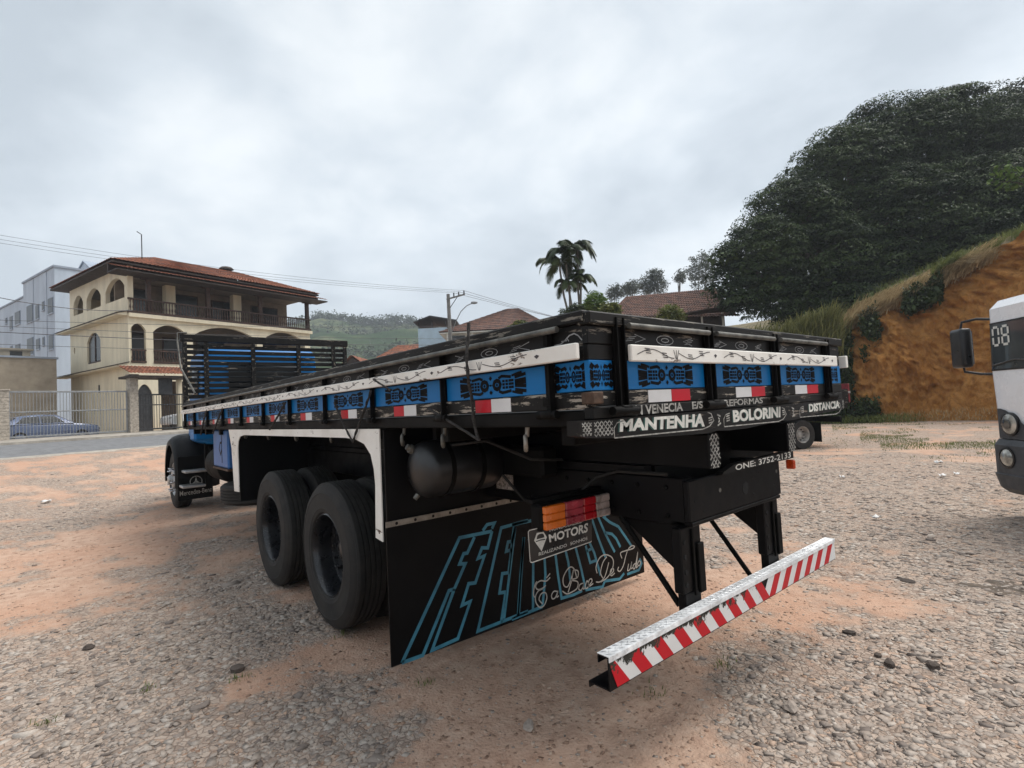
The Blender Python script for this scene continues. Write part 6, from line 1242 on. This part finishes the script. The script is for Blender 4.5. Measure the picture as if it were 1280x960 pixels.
# ---- rocks and litter
def rock(px, py, s, label, tint, mat='stone', flat=.6, seed=0):
    q = on(px, py, Z=0); rnd = random.Random(seed or int(px*7+py)); bm = bmesh.new(); bmesh.ops.create_icosphere(bm, subdivisions=2, radius=1)
    ph = [rnd.uniform(0, 6) for _ in range(4)]
    for v in bm.verts:
        k_ = 1+.18*math.sin(v.co.x*3+ph[0])+.15*math.sin(v.co.y*4+ph[1])+.12*math.sin(v.co.z*5+ph[2])+rnd.uniform(-.06, .06); v.co = Vector((v.co.x*k_*s*1.2, v.co.y*k_*s*.85, v.co.z*k_*s*flat))
    me = bpy.data.meshes.new('rock'); bm.to_mesh(me); bm.free(); a = me.attributes.new('tint', 'FLOAT', 'POINT'); a.data.foreach_set('value', np.full(len(me.vertices), tint, np.float32)); me.materials.append(MAT[mat]); o = link('rock', me); o.location = (q.x, q.y, gz_at(q.x, q.y)+s*flat*.45); o.rotation_euler.z = rnd.uniform(0, 6); tag(o, label, 'rock', 'loose rocks on the yard'); return o
tintmat('dark_stone', [(0, (.05, .04, .035)), (1, (.13, .105, .09))])
rock(1061, 795, .030, 'single dark rock on bare dirt right of the bumper', .2, 'dark_stone'); rock(1112, 833, .034, 'dark rock in the gravel at lower right, left of a similar one', .3, 'dark_stone'); rock(1166, 836, .036, 'dark brown rock in the gravel at lower right, right of a similar one', .4, 'dark_stone'); rock(1098, 824, .02, 'small dark pebble between the bumper end and the two lower right rocks', .4, 'dark_stone')
rock(988, 888, .040, 'grey rock near the lower edge below the bumper', .5, 'stone'); rock(661, 911, .036, 'grey rock at the bottom of the picture left of the bumper end', .6, 'stone', .45); rock(298, 838, .042, 'brown rock standing out of the gravel at lower left', .7, 'dark_stone'); rock(112, 812, .034, 'dark rock in the gravel at far lower left', .3, 'dark_stone'); rock(250, 885, .036, 'flat grey rock at the bottom left near the brown rock', .1, 'stone', .4)
rock(1132, 727, .06, 'flat dark round stone lying on the dirt at right', .1, 'dark_stone', .12); rock(905, 773, .022, 'small dark stone just beyond the striped bumper', .3, 'dark_stone')
plain('litter_white', (.72, .70, .68), .6, var=.1, sc=8, bmp=.2)
def scrap(px, py, s, label):
    s *= .7
    q = on(px, py, Z=0); z0 = gz_at(q.x, q.y)+.01; rnd = random.Random(int(px)); n = 5; vs = [[((i/n-.5)*s, (j/n-.5)*s*.7, .025+s*.22*math.sin(i*1.3+rnd.random())*math.cos(j*1.1)+rnd.uniform(0, s*.14)) for j in range(n+1)] for i in range(n+1)]
    V = [q_ for r in vs for q_ in r]; F = [(i*(n+1)+j, i*(n+1)+j+1, (i+1)*(n+1)+j+1, (i+1)*(n+1)+j) for i in range(n) for j in range(n)]
    o = MB().add(V, F).build('litter', 'litter_white', None, 60, recalc=False); md = o.modifiers.new('thickness', 'SOLIDIFY'); md.thickness = .004; o.location = (q.x, q.y, z0); o.rotation_euler.z = rnd.uniform(0, 3); tag(o, label, 'litter', 'white scraps lying on the yard')
scrap(1173, 580, .20, 'crumpled white scrap on the gravel, farthest of the white scraps'); scrap(1178, 597, .17, 'white scrap just left of another near the white truck'); scrap(1196, 595, .16, 'white scrap nearest the white truck'); scrap(1053, 599, .15, 'small white scrap on the gravel behind the bumper end'); scrap(1095, 650, .13, 'pale scrap lying alone on the gravel between bumper and white truck'); scrap(58, 635, .22, 'pale scrap on the dirt at far left')
# damp patch on the dirt at the right edge
plain('damp_soil', (.115, .085, .062), .85, var=.25, sc=9, bmp=.5, bsc=40)
vs = []; fs = []; q = on(1252, 735, Z=0); n = 28; nrr = 7
for i in range(nrr):
    for k_ in range(n):
        a = 2*math.pi*k_/n; r_ = (i/(nrr-1))*(.26+.07*math.sin(3*a)+.05*math.sin(5*a+1)); d = CR*(r_*1.25*math.cos(a))+CF*(r_*.8*math.sin(a)); x, y_ = q.x+d.x, q.y+d.y; vs.append((x, y_, gz_at(x, y_)+.006*(1-(i/(nrr-1))**3)-.003))
for i in range(nrr-1):
    for k_ in range(n): fs.append((i*n+k_, i*n+(k_+1) % n, (i+1)*n+(k_+1) % n, (i+1)*n+k_))
tag(MB().add(vs, fs).build('damp_patch', 'damp_soil', None, 180), 'dark damp patch on the dirt at the right edge', kind='structure')

# ------------------------------------------------------------------ humid air: one closed box of even haze
m = bpy.data.materials.new('haze'); m.use_nodes = True; MAT['haze'] = m; t = m.node_tree; t.nodes.clear()
ov = nd(t, 'ShaderNodeOutputMaterial'); pv = nd(t, 'ShaderNodeVolumePrincipled'); pv.inputs['Color'].default_value = (.86, .92, 1, 1); pv.inputs['Density'].default_value = 0.0007; pv.inputs['Anisotropy'].default_value = .2
t.links.new(pv.outputs[0], ov.inputs['Volume'])
tag(MB().box(CP.x-1000, CP.x+1000, CP.y-1000, CP.y+1000, -1.5, 135).build('haze', 'haze'), 'thin pale haze in the air', 'haze', kind='stuff')
